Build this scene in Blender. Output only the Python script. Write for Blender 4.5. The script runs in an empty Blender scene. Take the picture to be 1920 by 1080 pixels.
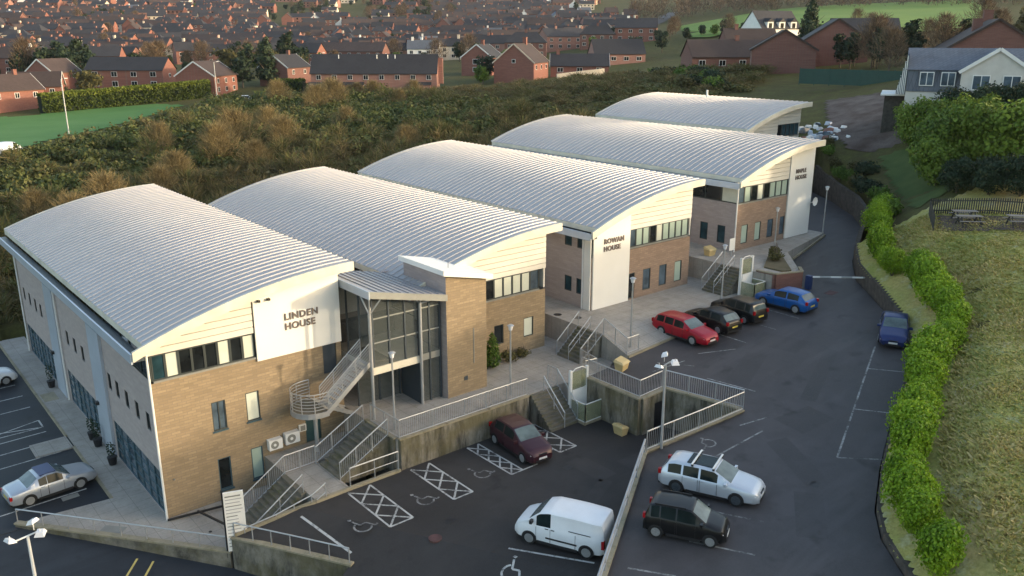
import bpy, math, random
import numpy as np
from mathutils import Vector, Matrix
from mathutils.geometry import tessellate_polygon

# ------------------------------------------------------------------ camera, sky, sun, exposure
SC = bpy.context.scene
COL = SC.collection
R = math.radians
CAM = (-11.2185, -41.3672, 24.0)
PITCH = math.atan(474.0 / 1600.0)
AZ = R(50.3)
cd = bpy.data.cameras.new('camera')
cd.sensor_width = 36.0
cd.lens = 30.0
cd.clip_start = 0.5
cd.clip_end = 6000.0
cam = bpy.data.objects.new('camera', cd)
COL.objects.link(cam)
cam.location = CAM
cam.rotation_euler = Vector((math.cos(AZ) * math.cos(PITCH), math.sin(AZ) * math.cos(PITCH), -math.sin(PITCH))).to_track_quat('-Z', 'Y').to_euler()
SC.camera = cam

SUN_EL, SUN_ROT = R(9.5), R(137.0)
world = bpy.data.worlds.new('World')
SC.world = world
world.use_nodes = True
wn = world.node_tree.nodes
bg = wn['Background']
sky = wn.new('ShaderNodeTexSky')
sky.sky_type = 'NISHITA'
sky.sun_disc = False
sky.sun_elevation = SUN_EL
sky.sun_rotation = SUN_ROT
sky.air_density = 1.0
sky.dust_density = 2.3
sky.ozone_density = 0.6
world.node_tree.links.new(sky.outputs[0], bg.inputs[0])
bg.inputs[1].default_value = 0.15
sd = bpy.data.lights.new('sun', 'SUN')
sd.energy = 1.05
sd.angle = R(1.2)
sd.color = (1.0, 0.81, 0.56)
sun = bpy.data.objects.new('sun', sd)
COL.objects.link(sun)
sdir = Vector((math.sin(SUN_ROT) * math.cos(SUN_EL), math.cos(SUN_ROT) * math.cos(SUN_EL), math.sin(SUN_EL)))
sun.rotation_euler = (-sdir).to_track_quat('-Z', 'Y').to_euler()
sun.location = (60, -60, 40)
SC.view_settings.view_transform = 'Standard'
SC.view_settings.look = 'None'
SC.view_settings.gamma = 1.0
SC.view_settings.use_curve_mapping = False
SC.view_settings.exposure = 1.85
SC.cycles.max_bounces = 5
SC.cycles.use_denoising = True

# ------------------------------------------------------------------ materials
class N:
    def __init__(s, name):
        s.m = bpy.data.materials.new(name)
        s.m.use_nodes = True
        s.t = s.m.node_tree
        s.b = s.t.nodes['Principled BSDF']
    def n(s, typ, **kw):
        nd = s.t.nodes.new('ShaderNode' + typ)
        for k, v in kw.items():
            if k.startswith('i_'):
                nd.inputs[k[2:].replace('_', ' ')].default_value = v
            else:
                setattr(nd, k, v)
        return nd
    def l(s, a, b):
        s.t.links.new(a, b)
    def math(s, op, a, b=None):
        nd = s.n('Math', operation=op)
        for i, v in enumerate((a, b)):
            if v is None: continue
            if isinstance(v, (int, float)): nd.inputs[i].default_value = v
            else: s.l(v, nd.inputs[i])
        return nd.outputs[0]
    def mix(s, f, a, b, mode='MIX'):
        nd = s.n('Mix', data_type='RGBA', blend_type=mode)
        for i, v in ((0, f), (6, a), (7, b)):
            if isinstance(v, (int, float)): nd.inputs[i].default_value = v
            elif isinstance(v, tuple): nd.inputs[i].default_value = (*v, 1)
            else: s.l(v, nd.inputs[i])
        return nd.outputs[2]
    def noise(s, scale, vec=None, detail=4, rough=0.55):
        nd = s.n('TexNoise', i_Scale=scale, i_Detail=detail, i_Roughness=rough)
        if vec is not None: s.l(vec, nd.inputs['Vector'])
        return nd.outputs[0]
    def ramp(s, f, stops):
        nd = s.n('ValToRGB')
        e = nd.color_ramp.elements
        while len(e) < len(stops): e.new(0.5)
        for k, (p, c) in zip(e, stops):
            k.position = p
            k.color = (*c, 1) if isinstance(c, tuple) else (c, c, c, 1)
        s.l(f, nd.inputs[0])
        return nd.outputs[0]
    def pos(s):
        return s.n('NewGeometry').outputs['Position']
    def wall_uv(s):
        g = s.n('NewGeometry')
        p = s.n('SeparateXYZ'); s.l(g.outputs['Position'], p.inputs[0])
        q = s.n('SeparateXYZ'); s.l(g.outputs['True Normal'], q.inputs[0])
        u = s.math('ADD', s.math('MULTIPLY', p.outputs[0], s.math('ABSOLUTE', q.outputs[1])), s.math('MULTIPLY', p.outputs[1], s.math('ABSOLUTE', q.outputs[0])))
        c = s.n('CombineXYZ')
        s.l(u, c.inputs[0]); s.l(p.outputs[2], c.inputs[1])
        return c.outputs[0]
    def bump(s, h, strength=0.3, dist=0.02):
        nd = s.n('Bump', i_Strength=strength, i_Distance=dist)
        s.l(h, nd.inputs['Height'])
        s.l(nd.outputs[0], s.b.inputs['Normal'])
    def col(s, c):
        if isinstance(c, tuple): s.b.inputs['Base Color'].default_value = (*c, 1)
        else: s.l(c, s.b.inputs['Base Color'])
    def set(s, rough=0.6, metal=0.0, spec=None):
        if isinstance(rough, (int, float)): s.b.inputs['Roughness'].default_value = rough
        else: s.l(rough, s.b.inputs['Roughness'])
        s.b.inputs['Metallic'].default_value = metal
        if spec is not None: s.b.inputs['Specular IOR Level'].default_value = spec
        return s.m

def dk(c, k): return tuple(v * k for v in c)

def plain(name, c, rough=0.6, metal=0.0, var=0.12, scale=1.5, spec=None):
    s = N(name)
    f = s.noise(scale, s.pos())
    s.col(s.mix(s.ramp(f, [(0.3, 0.0), (0.7, 1.0)]), dk(c, 1 - var), dk(c, 1 + var)))
    return s.set(rough, metal, spec)

M = {}
def asphalt(name, base, seed):
    s = N(name)
    p = s.pos()
    big = s.noise(0.09 + seed * 0.01, p, 5, 0.6)
    mid = s.noise(0.7, p, 5, 0.65)
    fine = s.noise(14, p, 3, 0.7)
    c = s.mix(s.ramp(big, [(0.38, 0.0), (0.62, 1.0)]), dk(base, 0.6), dk(base, 1.55))
    c = s.mix(s.ramp(mid, [(0.45, 0.0), (0.62, 0.5)]), c, dk(base, 0.8))
    mp = s.n('Mapping'); s.l(p, mp.inputs[0]); mp.inputs['Rotation'].default_value = (0, 0, R(-20)); mp.inputs['Scale'].default_value = (0.05, 0.55, 1)
    trk = s.noise(1.0, mp.outputs[0], 4, 0.6)
    c = s.mix(s.ramp(trk, [(0.52, 0.0), (0.66, 0.55)]), c, dk(base, 1.75))
    spot = s.noise(0.55, p, 3, 0.5)
    c = s.mix(s.ramp(fine, [(0.3, 0.0), (0.75, 0.5)]), c, dk(base, 1.7))
    c = s.mix(s.ramp(spot, [(0.62, 0.0), (0.72, 0.6)]), c, dk(base, 0.45))
    s.col(c)
    s.bump(fine, 0.25, 0.01)
    rg = s.ramp(big, [(0.3, 0.5), (0.7, 0.75)])
    return s.set(rg, 0, 0.3)
M['asphalt'] = asphalt('asphalt', (0.030, 0.0275, 0.0265), 0)
M['asphalt_up'] = asphalt('asphalt_worn', (0.049, 0.0455, 0.0475), 2)
M['patch_up'] = asphalt('asphalt_repair', (0.044, 0.041, 0.0425), 3)
M['patch_low'] = asphalt('asphalt_repair_old', (0.035, 0.032, 0.031), 5)
M['asphalt_blue'] = asphalt('asphalt_damp', (0.020, 0.023, 0.028), 4)

def concrete(name, a, b, joint=None, moss=0.0):
    s = N(name)
    p = s.pos()
    f = s.noise(0.8, p, 6, 0.65)
    g = s.noise(9, p, 4, 0.7)
    c = s.mix(s.ramp(f, [(0.3, 0.0), (0.7, 1.0)]), a, b)
    c = s.mix(s.ramp(g, [(0.35, 0.0), (0.8, 0.45)]), c, dk(a, 0.7))
    if moss:
        h = s.noise(1.7, p, 5, 0.7)
        c = s.mix(s.ramp(h, [(0.5, 0.0), (0.68, moss)]), c, (0.10, 0.095, 0.03))
    if joint:
        bt = s.n('TexBrick', offset=0.0, i_Scale=1.0, i_Mortar_Size=0.012, i_Brick_Width=joint, i_Row_Height=joint)
        s.l(p, bt.inputs['Vector'])
        bt.inputs['Color1'].default_value = bt.inputs['Color2'].default_value = (1, 1, 1, 1)
        bt.inputs['Mortar'].default_value = (0.62, 0.62, 0.6, 1)
        c = s.mix(1.0, c, bt.outputs['Color'], 'MULTIPLY')
    s.col(c)
    s.bump(g, 0.2, 0.01)
    return s.set(0.8)
M['paving'] = concrete('paving_concrete', (0.29, 0.265, 0.235), (0.40, 0.37, 0.33), 0.9, 0.2)
M['kerb'] = concrete('kerb_concrete', (0.25, 0.22, 0.16), (0.35, 0.30, 0.2), None, 0.5)
M['step'] = concrete('step_concrete', (0.11, 0.10, 0.078), (0.19, 0.175, 0.14), None, 0.85)
def stained(name):
    s = N(name)
    uv = s.wall_uv()
    mp = s.n('Mapping'); s.l(uv, mp.inputs[0]); mp.inputs['Scale'].default_value = (1.5, 0.3, 1)
    st = s.noise(1.0, mp.outputs[0], 6, 0.7)
    bl = s.noise(0.6, s.pos(), 5, 0.7)
    gr = s.noise(9, s.pos(), 4, 0.7)
    c = s.mix(s.ramp(st, [(0.40, 0.0), (0.58, 1.0)]), (0.035, 0.033, 0.025), (0.25, 0.225, 0.18))
    c = s.mix(s.ramp(bl, [(0.42, 0.0), (0.62, 0.75)]), c, (0.10, 0.085, 0.03))
    c = s.mix(s.ramp(gr, [(0.3, 0.0), (0.8, 0.4)]), c, (0.12, 0.11, 0.09))
    s.col(c)
    s.bump(gr, 0.25, 0.02)
    return s.set(0.85)
M['stained'] = stained('stained_retaining_concrete')

def bricks(name, c1, c2, mortar, bw, bh, ms=0.012, tint=0.25, soft=0.5):
    s = N(name)
    uv = s.wall_uv()
    bt = s.n('TexBrick', offset=0.5, i_Scale=1.0, i_Mortar_Size=ms, i_Mortar_Smooth=0.3, i_Brick_Width=bw, i_Row_Height=bh)
    s.l(uv, bt.inputs['Vector'])
    bt.inputs['Color1'].default_value = (*c1, 1)
    bt.inputs['Color2'].default_value = (*c2, 1)
    bt.inputs['Mortar'].default_value = (*mortar, 1)
    f = s.noise(0.45, s.pos(), 5, 0.65)
    mp = s.n('Mapping'); s.l(uv, mp.inputs[0]); mp.inputs['Scale'].default_value = (0.7, 3.5, 1)
    rows = s.noise(1.0, mp.outputs[0], 5, 0.7)
    c = s.mix(s.ramp(f, [(0.3, tint), (0.7, 0.0)]), bt.outputs['Color'], dk(c1, 0.55))
    c = s.mix(s.ramp(rows, [(0.38, soft * 0.7), (0.62, 0.0)]), c, dk(c1, 0.5))
    s.col(c)
    s.bump(bt.outputs['Fac'], -0.5, 0.01)
    return s.set(0.85)
M['block'] = bricks('tan_blockwork', (0.34, 0.255, 0.155), (0.25, 0.185, 0.115), (0.20, 0.165, 0.125), 0.45, 0.15)
M['block_pink'] = bricks('pink_blockwork', (0.33, 0.235, 0.17), (0.26, 0.18, 0.135), (0.20, 0.155, 0.125), 0.45, 0.15)
M['block_grey'] = bricks('mauve_blockwork', (0.42, 0.36, 0.34), (0.36, 0.31, 0.30), (0.33, 0.29, 0.28), 0.45, 0.15, 0.008, 0.15, 0.3)
M['red_brick'] = bricks('red_house_brick', (0.29, 0.105, 0.073), (0.22, 0.078, 0.058), (0.20, 0.145, 0.125), 0.3, 0.1)
M['dark_brick'] = bricks('dark_house_brick', (0.21, 0.088, 0.068), (0.16, 0.066, 0.054), (0.16, 0.115, 0.10), 0.3, 0.1)
M['pink_brick'] = bricks('pale_house_brick', (0.34, 0.165, 0.13), (0.27, 0.125, 0.10), (0.27, 0.19, 0.16), 0.3, 0.1)
M['cream_render'] = plain('cream_render', (0.62, 0.53, 0.42), 0.9)
M['grey_render'] = plain('grey_render', (0.55, 0.53, 0.49), 0.9, var=0.06)
M['white_render'] = plain('white_render', (0.75, 0.74, 0.71), 0.9, var=0.05)

def tiles(name, c, bw=0.5, bh=0.33):
    s = N(name)
    g = s.n('NewGeometry')
    q = s.n('Mapping'); s.l(g.outputs['Position'], q.inputs[0]); q.inputs['Rotation'].default_value = (0, 0, R(20))
    bt = s.n('TexBrick', offset=0.5, i_Scale=1.0, i_Mortar_Size=0.02, i_Brick_Width=bw, i_Row_Height=bh)
    s.l(q.outputs[0], bt.inputs['Vector'])
    bt.inputs['Color1'].default_value = (*c, 1); bt.inputs['Color2'].default_value = (*dk(c, 1.3), 1); bt.inputs['Mortar'].default_value = (*dk(c, 0.6), 1)
    f = s.noise(0.35, g.outputs['Position'], 5, 0.65)
    oi = s.n('ObjectInfo')
    cc = s.mix(s.ramp(f, [(0.35, 0.6), (0.65, 0.0)]), bt.outputs['Color'], dk(c, 1.5))
    cc = s.mix(s.math('MULTIPLY', oi.outputs['Random'], 0.55), cc, dk(c, 0.55))
    s.col(cc)
    return s.set(0.75, 0, 0.3)
M['slate'] = tiles('dark_roof_tile', (0.034, 0.034, 0.039))
M['slate_brown'] = tiles('brown_roof_tile', (0.058, 0.042, 0.038))
M['slate_blue'] = tiles('blue_grey_slate', (0.10, 0.112, 0.135))

def roofmetal():
    s = N('roof_sheet_metal')
    p = s.pos()
    f = s.noise(0.12, p, 4, 0.6)
    g = s.noise(2.5, p, 5, 0.7)
    c = s.mix(s.ramp(f, [(0.35, 0.0), (0.7, 1.0)]), (0.335, 0.327, 0.335), (0.40, 0.388, 0.39))
    c = s.mix(s.ramp(g, [(0.5, 0.0), (0.75, 0.35)]), c, (0.34, 0.328, 0.31))
    oi = s.n('ObjectInfo')
    c = s.mix(s.math('MULTIPLY', oi.outputs['Random'], 0.45), c, (0.31, 0.302, 0.315))
    s.col(c)
    return s.set(0.45, 0.0)
M['roof'] = roofmetal()
M['seam'] = plain('roof_seam_metal', (0.39, 0.383, 0.395), 0.45, 0.1, 0.08)
M['cream'] = plain('cream_cladding', (0.60, 0.58, 0.52), 0.5, var=0.05, scale=0.8)
M['fascia'] = plain('cream_fascia', (0.60, 0.565, 0.47), 0.55, var=0.14, scale=0.9)
M['white'] = plain('white_panel', (0.76, 0.75, 0.71), 0.45, var=0.03, scale=0.6)
M['gutter'] = plain('blue_grey_gutter', (0.42, 0.47, 0.54), 0.4, 0.2, 0.05)
M['dark_steel'] = plain('dark_steel', (0.06, 0.075, 0.09), 0.45, 0.3, 0.1)
M['grey_steel'] = plain('grey_steel', (0.27, 0.28, 0.27), 0.45, 0.4, 0.1)
M['galv'] = plain('galvanised_steel', (0.42, 0.43, 0.44), 0.45, 0.55, 0.12)
M['frame'] = plain('dark_window_frame', (0.035, 0.045, 0.045), 0.5, 0.1, 0.1)
M['frame_teal'] = plain('teal_window_frame', (0.04, 0.085, 0.11), 0.45, 0.1, 0.1)
M['white_frame'] = plain('white_plastic_frame', (0.72, 0.72, 0.70), 0.4, var=0.04)
M['sill'] = plain('grey_sill', (0.22, 0.22, 0.2), 0.7)
M['bronze'] = plain('bronze_letter', (0.16, 0.13, 0.115), 0.5, 0.2, 0.1)
M['black'] = plain('black_plastic', (0.014, 0.014, 0.016), 0.5)
def roadpaint(name, c, lo, hi):
    s = N(name)
    p = s.pos()
    a = s.noise(1.1, p, 5, 0.7); b = s.noise(7, p, 4, 0.7)
    f = s.math('ADD', s.math('MULTIPLY', a, 0.6), s.math('MULTIPLY', b, 0.4))
    s.col(s.mix(s.ramp(f, [(lo, 0.0), (hi, 0.92)]), c, (0.035, 0.034, 0.035)))
    return s.set(0.8)
M['paint_white'] = roadpaint('road_paint', (0.48, 0.48, 0.46), 0.49, 0.62)
M['paint_faint'] = roadpaint('worn_road_paint', (0.30, 0.30, 0.295), 0.42, 0.58)
M['paint_yellow'] = plain('yellow_road_paint', (0.50, 0.40, 0.12), 0.75, var=0.2, scale=3)
M['paint_red'] = plain('faded_red_paint', (0.085, 0.04, 0.038), 0.8, var=0.4, scale=3)
M['yellow'] = plain('sandy_plastic', (0.55, 0.42, 0.20), 0.55)
M['green_door'] = plain('teal_door', (0.03, 0.075, 0.08), 0.5)
M['wood'] = plain('weathered_wood', (0.20, 0.185, 0.165), 0.85)
M['dark_wood'] = plain('dark_fence_wood', (0.045, 0.042, 0.036), 0.9, var=0.4, scale=3)
M['fence_green'] = plain('green_mesh_fence', (0.012, 0.05, 0.04), 0.7)
M['lamp_white'] = plain('white_lamp_head', (0.7, 0.7, 0.72), 0.3)
M['blue_paint'] = plain('blue_post_paint', (0.02, 0.04, 0.12), 0.45)
def glass(name, c, rough=0.06, spec=0.4):
    s = N(name)
    f = s.noise(0.9, s.pos(), 3)
    s.col(s.mix(s.ramp(f, [(0.35, 0.0), (0.7, 1.0)]), dk(c, 0.6), dk(c, 1.5)))
    return s.set(rough, 0, spec)
M['glass'] = glass('dark_window_glass', (0.012, 0.015, 0.017))
M['glass_teal'] = glass('teal_window_glass', (0.02, 0.05, 0.065))
M['glass_blue'] = glass('blue_grey_glass', (0.07, 0.10, 0.13))
M['blind'] = plain('pale_window_blind', (0.55, 0.58, 0.50), 0.35, var=0.06)
M['blind_green'] = plain('green_window_blind', (0.33, 0.42, 0.36), 0.35, var=0.06)
M['car_glass'] = glass('car_glass', (0.010, 0.018, 0.020), 0.12, 0.2)
M['dark_stone'] = plain('dark_stone_wall', (0.07, 0.058, 0.048), 0.9, var=0.45, scale=2.5)
M['car_screen'] = glass('car_windscreen', (0.10, 0.13, 0.13), 0.08)
M['tyre'] = plain('tyre_rubber', (0.012, 0.012, 0.013), 0.8)
M['rim'] = plain('alloy_rim', (0.40, 0.41, 0.42), 0.35, 0.6, 0.1)
M['lamp_clear'] = plain('clear_car_lamp', (0.65, 0.66, 0.68), 0.1)
M['lamp_red'] = plain('red_car_lamp', (0.30, 0.01, 0.012), 0.15)
M['plate_white'] = plain('white_number_plate', (0.68, 0.68, 0.66), 0.4)
M['plate_yellow'] = plain('yellow_number_plate', (0.62, 0.48, 0.08), 0.4)
def clear(name, c, alpha):
    s = N(name)
    s.col(c)
    s.b.inputs['Alpha'].default_value = alpha
    return s.set(0.05, 0, 0.7)
M['clear'] = clear('clear_entrance_glass', (0.12, 0.14, 0.14), 0.28)
M['clear_green'] = clear('clear_lift_glass', (0.30, 0.32, 0.20), 0.55)
def paint(name, c, metal=0.0):
    s = N(name)
    f = s.noise(1.3, s.pos(), 3)
    s.col(s.mix(f, dk(c, 0.88), dk(c, 1.1)))
    s.b.inputs['Coat Weight'].default_value = 0.25
    s.b.inputs['Coat Roughness'].default_value = 0.06
    return s.set(0.35, metal, 0.3)
for nm, c, mt in (('silver', (0.42, 0.45, 0.50), 0.5), ('white', (0.72, 0.74, 0.77), 0), ('maroon', (0.05, 0.017, 0.025), 0.2), ('pale_silver', (0.55, 0.59, 0.65), 0.4), ('black', (0.007, 0.007, 0.008), 0.0),
                  ('red', (0.30, 0.006, 0.018), 0.1), ('blue', (0.008, 0.085, 0.30), 0.2), ('navy', (0.022, 0.035, 0.12), 0.3)):
    M['car_' + nm] = paint('car_paint_' + nm, c, mt)

def foliage(name, stops, trans=0.15, rough=0.75):
    s = N(name)
    at = s.n('Attribute', attribute_name='tint')
    oi = s.n('ObjectInfo')
    f = s.noise(0.35, s.pos(), 4, 0.6)
    v = s.math('ADD', s.math('MULTIPLY', at.outputs['Fac'], 0.62), s.math('MULTIPLY', f, 0.38))
    v = s.math('ADD', v, s.math('MULTIPLY', s.math('SUBTRACT', oi.outputs['Random'], 0.5), 0.14))
    c = s.ramp(v, stops)
    s.col(c)
    s.set(rough, 0, 0.25)
    tr = s.n('BsdfTranslucent'); s.l(c, tr.inputs[0])
    mx = s.n('MixShader'); mx.inputs[0].default_value = trans
    s.l(s.b.outputs[0], mx.inputs[1]); s.l(tr.outputs[0], mx.inputs[2])
    s.l(mx.outputs[0], s.t.nodes['Material Output'].inputs[0])
    return s.m
M['leaf_laurel'] = foliage('laurel_leaf', [(0.15, (0.07, 0.14, 0.008)), (0.5, (0.20, 0.33, 0.018)), (0.85, (0.40, 0.52, 0.04))], 0.35, 0.5)
M['leaf_tree'] = foliage('broad_leaf', [(0.15, (0.03, 0.06, 0.012)), (0.5, (0.075, 0.135, 0.02)), (0.9, (0.17, 0.24, 0.04))], 0.2)
M['leaf_belt'] = foliage('belt_leaf', [(0.15, (0.03, 0.055, 0.014)), (0.4, (0.085, 0.135, 0.022)), (0.7, (0.16, 0.23, 0.03)), (0.95, (0.28, 0.34, 0.05))], 0.15)
M['leaf_dark'] = foliage('dark_evergreen_leaf', [(0.15, (0.012, 0.022, 0.014)), (0.5, (0.024, 0.042, 0.022)), (0.9, (0.05, 0.075, 0.035))], 0.1)
M['leaf_olive'] = foliage('olive_leaf', [(0.15, (0.04, 0.04, 0.016)), (0.5, (0.085, 0.08, 0.03)), (0.9, (0.16, 0.14, 0.05))], 0.15)
M['twig'] = foliage('bare_twig', [(0.15, (0.06, 0.042, 0.03)), (0.5, (0.12, 0.085, 0.055)), (0.9, (0.20, 0.145, 0.09))], 0.05)
M['tawny'] = foliage('tawny_stem', [(0.15, (0.11, 0.085, 0.04)), (0.5, (0.20, 0.15, 0.07)), (0.9, (0.34, 0.26, 0.12))], 0.15)
M['scrub'] = foliage('gorse_scrub', [(0.10, (0.026, 0.040, 0.014)), (0.30, (0.060, 0.085, 0.024)), (0.46, (0.10, 0.112, 0.035)), (0.60, (0.125, 0.105, 0.045)), (0.76, (0.18, 0.135, 0.065)), (1.0, (0.29, 0.215, 0.105))], 0.15)
M['grass_tuft'] = foliage('rough_grass', [(0.1, (0.20, 0.24, 0.06)), (0.4, (0.34, 0.34, 0.09)), (0.6, (0.47, 0.39, 0.14)), (0.8, (0.58, 0.46, 0.22)), (1.0, (0.64, 0.60, 0.42))], 0.2)
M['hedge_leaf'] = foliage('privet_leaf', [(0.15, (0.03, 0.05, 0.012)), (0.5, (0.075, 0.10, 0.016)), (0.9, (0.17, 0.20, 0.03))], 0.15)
M['bark'] = plain('tree_bark', (0.10, 0.08, 0.06), 0.9, var=0.3, scale=4)
M['pale_bark'] = plain('pale_birch_bark', (0.30, 0.27, 0.22), 0.9, var=0.3, scale=4)
def groundmat():
    s = N('rough_ground')
    p = s.pos()
    a = s.noise(0.03, p, 6, 0.65)
    b = s.noise(0.5, p, 6, 0.7)
    c = s.noise(3.5, p, 5, 0.7)
    k = s.ramp(a, [(0.3, (0.045, 0.055, 0.018)), (0.5, (0.075, 0.07, 0.028)), (0.7, (0.10, 0.08, 0.04))])
    k = s.mix(s.ramp(b, [(0.4, 0.0), (0.65, 0.75)]), k, (0.11, 0.115, 0.035))
    k = s.mix(s.ramp(c, [(0.4, 0.0), (0.7, 0.6)]), k, (0.05, 0.045, 0.022))
    s.col(k)
    s.bump(c, 0.6, 0.15)
    return s.set(0.95, 0, 0.1)
M['ground'] = groundmat()
def grassmat(name, a, b, sc):
    s = N(name)
    p = s.pos()
    f = s.noise(sc, p, 5, 0.6)
    g = s.noise(6, p, 4, 0.7)
    c = s.mix(s.ramp(f, [(0.35, 0.0), (0.65, 1.0)]), a, b)
    c = s.mix(s.ramp(g, [(0.35, 0.0), (0.75, 0.35)]), c, dk(a, 0.6))
    s.col(c)
    s.bump(g, 0.4, 0.05)
    return s.set(0.9, 0, 0.15)
M['lawn'] = grassmat('mown_lawn', (0.08, 0.185, 0.05), (0.115, 0.225, 0.07), 0.06)
M['far_field'] = grassmat('far_pasture', (0.11, 0.20, 0.04), (0.17, 0.25, 0.055), 0.02)
def fieldmat():
    s = N('rough_field')
    p = s.pos()
    a = s.noise(0.22, p, 6, 0.65); b = s.noise(0.9, p, 5, 0.7); c = s.noise(5, p, 5, 0.75)
    k = s.ramp(a, [(0.36, (0.30, 0.33, 0.09)), (0.5, (0.42, 0.38, 0.13)), (0.64, (0.50, 0.38, 0.16))])
    k = s.mix(s.ramp(b, [(0.52, 0.0), (0.68, 0.6)]), k, (0.50, 0.50, 0.38))
    k = s.mix(s.ramp(c, [(0.35, 0.6), (0.6, 0.0)]), k, (0.20, 0.19, 0.06))
    s.col(k)
    s.bump(c, 0.9, 0.12)
    return s.set(0.95, 0, 0.1)
M['field'] = fieldmat()
M['strip_lawn'] = grassmat('grass_strip', (0.055, 0.085, 0.025), (0.095, 0.125, 0.04), 0.35)
M['dirt'] = grassmat('bare_dirt', (0.075, 0.052, 0.042), (0.155, 0.125, 0.11), 0.4)
M['soil'] = grassmat('planter_soil', (0.12, 0.10, 0.06), (0.17, 0.14, 0.09), 0.8)
# ------------------------------------------------------------------ helpers
class MB:
    """collects shapes that become ONE mesh object"""
    def __init__(s):
        s.v = []; s.f = []; s.mi = []
    def add(s, vs, fs, mi=0):
        o = len(s.v)
        s.v += [tuple(p) for p in vs]
        s.f += [tuple(i + o for i in q) for q in fs]
        s.mi += [mi] * len(fs)
        return s
    def box(s, x0, x1, y0, y1, z0, z1, mi=0):
        return s.add([(x0, y0, z0), (x1, y0, z0), (x1, y1, z0), (x0, y1, z0), (x0, y0, z1), (x1, y0, z1), (x1, y1, z1), (x0, y1, z1)],
                     [(0, 3, 2, 1), (4, 5, 6, 7), (0, 1, 5, 4), (1, 2, 6, 5), (2, 3, 7, 6), (3, 0, 4, 7)], mi)
    def bar(s, a, b, w, h=None, mi=0, up=(0, 0, 1)):
        a, b = Vector(a), Vector(b)
        d = (b - a).normalized()
        u = Vector(up)
        if abs(d.dot(u)) > 0.98: u = Vector((1, 0, 0))
        r = d.cross(u).normalized() * (w / 2)
        t = r.cross(d).normalized() * ((h or w) / 2)
        vs = [p + i * r + j * t for p in (a, b) for i, j in ((-1, -1), (1, -1), (1, 1), (-1, 1))]
        return s.add(vs, [(0, 1, 2, 3), (7, 6, 5, 4), (0, 4, 5, 1), (1, 5, 6, 2), (2, 6, 7, 3), (3, 7, 4, 0)], mi)
    def cyl(s, a, b, r0, r1=None, n=10, mi=0, caps=True):
        a, b = Vector(a), Vector(b)
        r1 = r0 if r1 is None else r1
        d = (b - a).normalized()
        u = Vector((0, 0, 1)) if abs(d.z) < 0.9 else Vector((1, 0, 0))
        x = d.cross(u).normalized(); y = d.cross(x)
        vs = []
        for p, r in ((a, r0), (b, r1)):
            for k in range(n):
                t = 2 * math.pi * k / n
                vs.append(p + x * math.cos(t) * r + y * math.sin(t) * r)
        fs = [(k, (k + 1) % n, n + (k + 1) % n, n + k) for k in range(n)]
        if caps: fs += [tuple(range(n))[::-1], tuple(range(n, 2 * n))]
        return s.add(vs, fs, mi)
    def tube(s, pts, r, n=6, mi=0):
        for a, b in zip(pts, pts[1:]): s.cyl(a, b, r, r, n, mi)
        return s
    def prism(s, poly, z0, z1, mi=0, zf=None):
        """vertical prism over an xy polygon; zf(x, y) overrides the top height"""
        n = len(poly)
        top = [(x, y, zf(x, y) if zf else z1) for x, y in poly]
        bot = [(x, y, z0) for x, y in poly]
        ar = sum(poly[i][0] * poly[(i + 1) % n][1] - poly[(i + 1) % n][0] * poly[i][1] for i in range(n))
        tri = tessellate_polygon([[Vector((x, y, 0)) for x, y in poly]])
        fs = []
        for t in tri:
            a, b, c = (Vector((*poly[i], 0)) for i in t)
            up = (b - a).cross(c - a).z > 0
            fs.append(tuple(t) if up else tuple(t[::-1]))
        for i in range(n):
            j = (i + 1) % n
            fs.append((n + i, n + j, j, i) if ar > 0 else (i, j, n + j, n + i))
        return s.add(top + bot, fs, mi)
    def strip(s, us, lo, hi, y0, y1, mi=0):
        """a wall piece in the xz plane between curves lo(u), hi(u), from y0 (front) to y1"""
        n = len(us)
        vs = [(u, y, z) for y in (y0, y1) for u, z in [(u, lo[i]) for i, u in enumerate(us)] + [(u, hi[i]) for i, u in enumerate(us)]]
        fs = []
        for i in range(n - 1):
            fs += [(i, i + 1, n + i + 1, n + i), (2 * n + i, 3 * n + i, 3 * n + i + 1, 2 * n + i + 1),
                   (n + i, n + i + 1, 3 * n + i + 1, 3 * n + i), (i, 2 * n + i, 2 * n + i + 1, i + 1)]
        fs += [(0, n, 3 * n, 2 * n), (n - 1, 3 * n - 1, 4 * n - 1, 2 * n - 1)]
        return s.add(vs, fs, mi)
    def mesh(s, name, mats, smooth=False):
        me = bpy.data.meshes.new(name)
        me.from_pydata(s.v, [], s.f)
        for m in (mats if isinstance(mats, (list, tuple)) else [mats]): me.materials.append(M[m] if isinstance(m, str) else m)
        if any(s.mi): me.polygons.foreach_set('material_index', s.mi)
        if smooth: me.polygons.foreach_set('use_smooth', [True] * len(me.polygons))
        me.update()
        return me
    def obj(s, name, mats, parent=None, smooth=False):
        return place(name, s.mesh(name, mats, smooth), parent)

def place(name, me, parent=None, loc=None, rz=None):
    o = bpy.data.objects.new(name, me)
    COL.objects.link(o)
    if parent is not None:
        o.parent = parent
        CH.setdefault(parent.name, []).append(o)
    if loc is not None: o.location = loc
    if rz is not None: o.rotation_euler = (0, 0, rz)
    return o

def tag(o, label=None, cat=None, group=None, kind=None):
    for k, v in (('label', label), ('category', cat), ('group', group), ('kind', kind)):
        if v: o[k] = v
    return o

def thing(name, label, cat, loc=(0, 0, 0), rz=0.0, group=None):
    o = bpy.data.objects.new(name, None)
    COL.objects.link(o)
    o.empty_display_size = 0.3
    o.location = loc
    o.rotation_euler = (0, 0, rz)
    return tag(o, label, cat, group)

CH = {}
def copy_tree(o, parent=None):
    c = o.copy()
    COL.objects.link(c)
    c.parent = parent
    for ch in KIDS(o): copy_tree(ch, c)
    return c
def KIDS(o): return CH.get(o.name, [])

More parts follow.
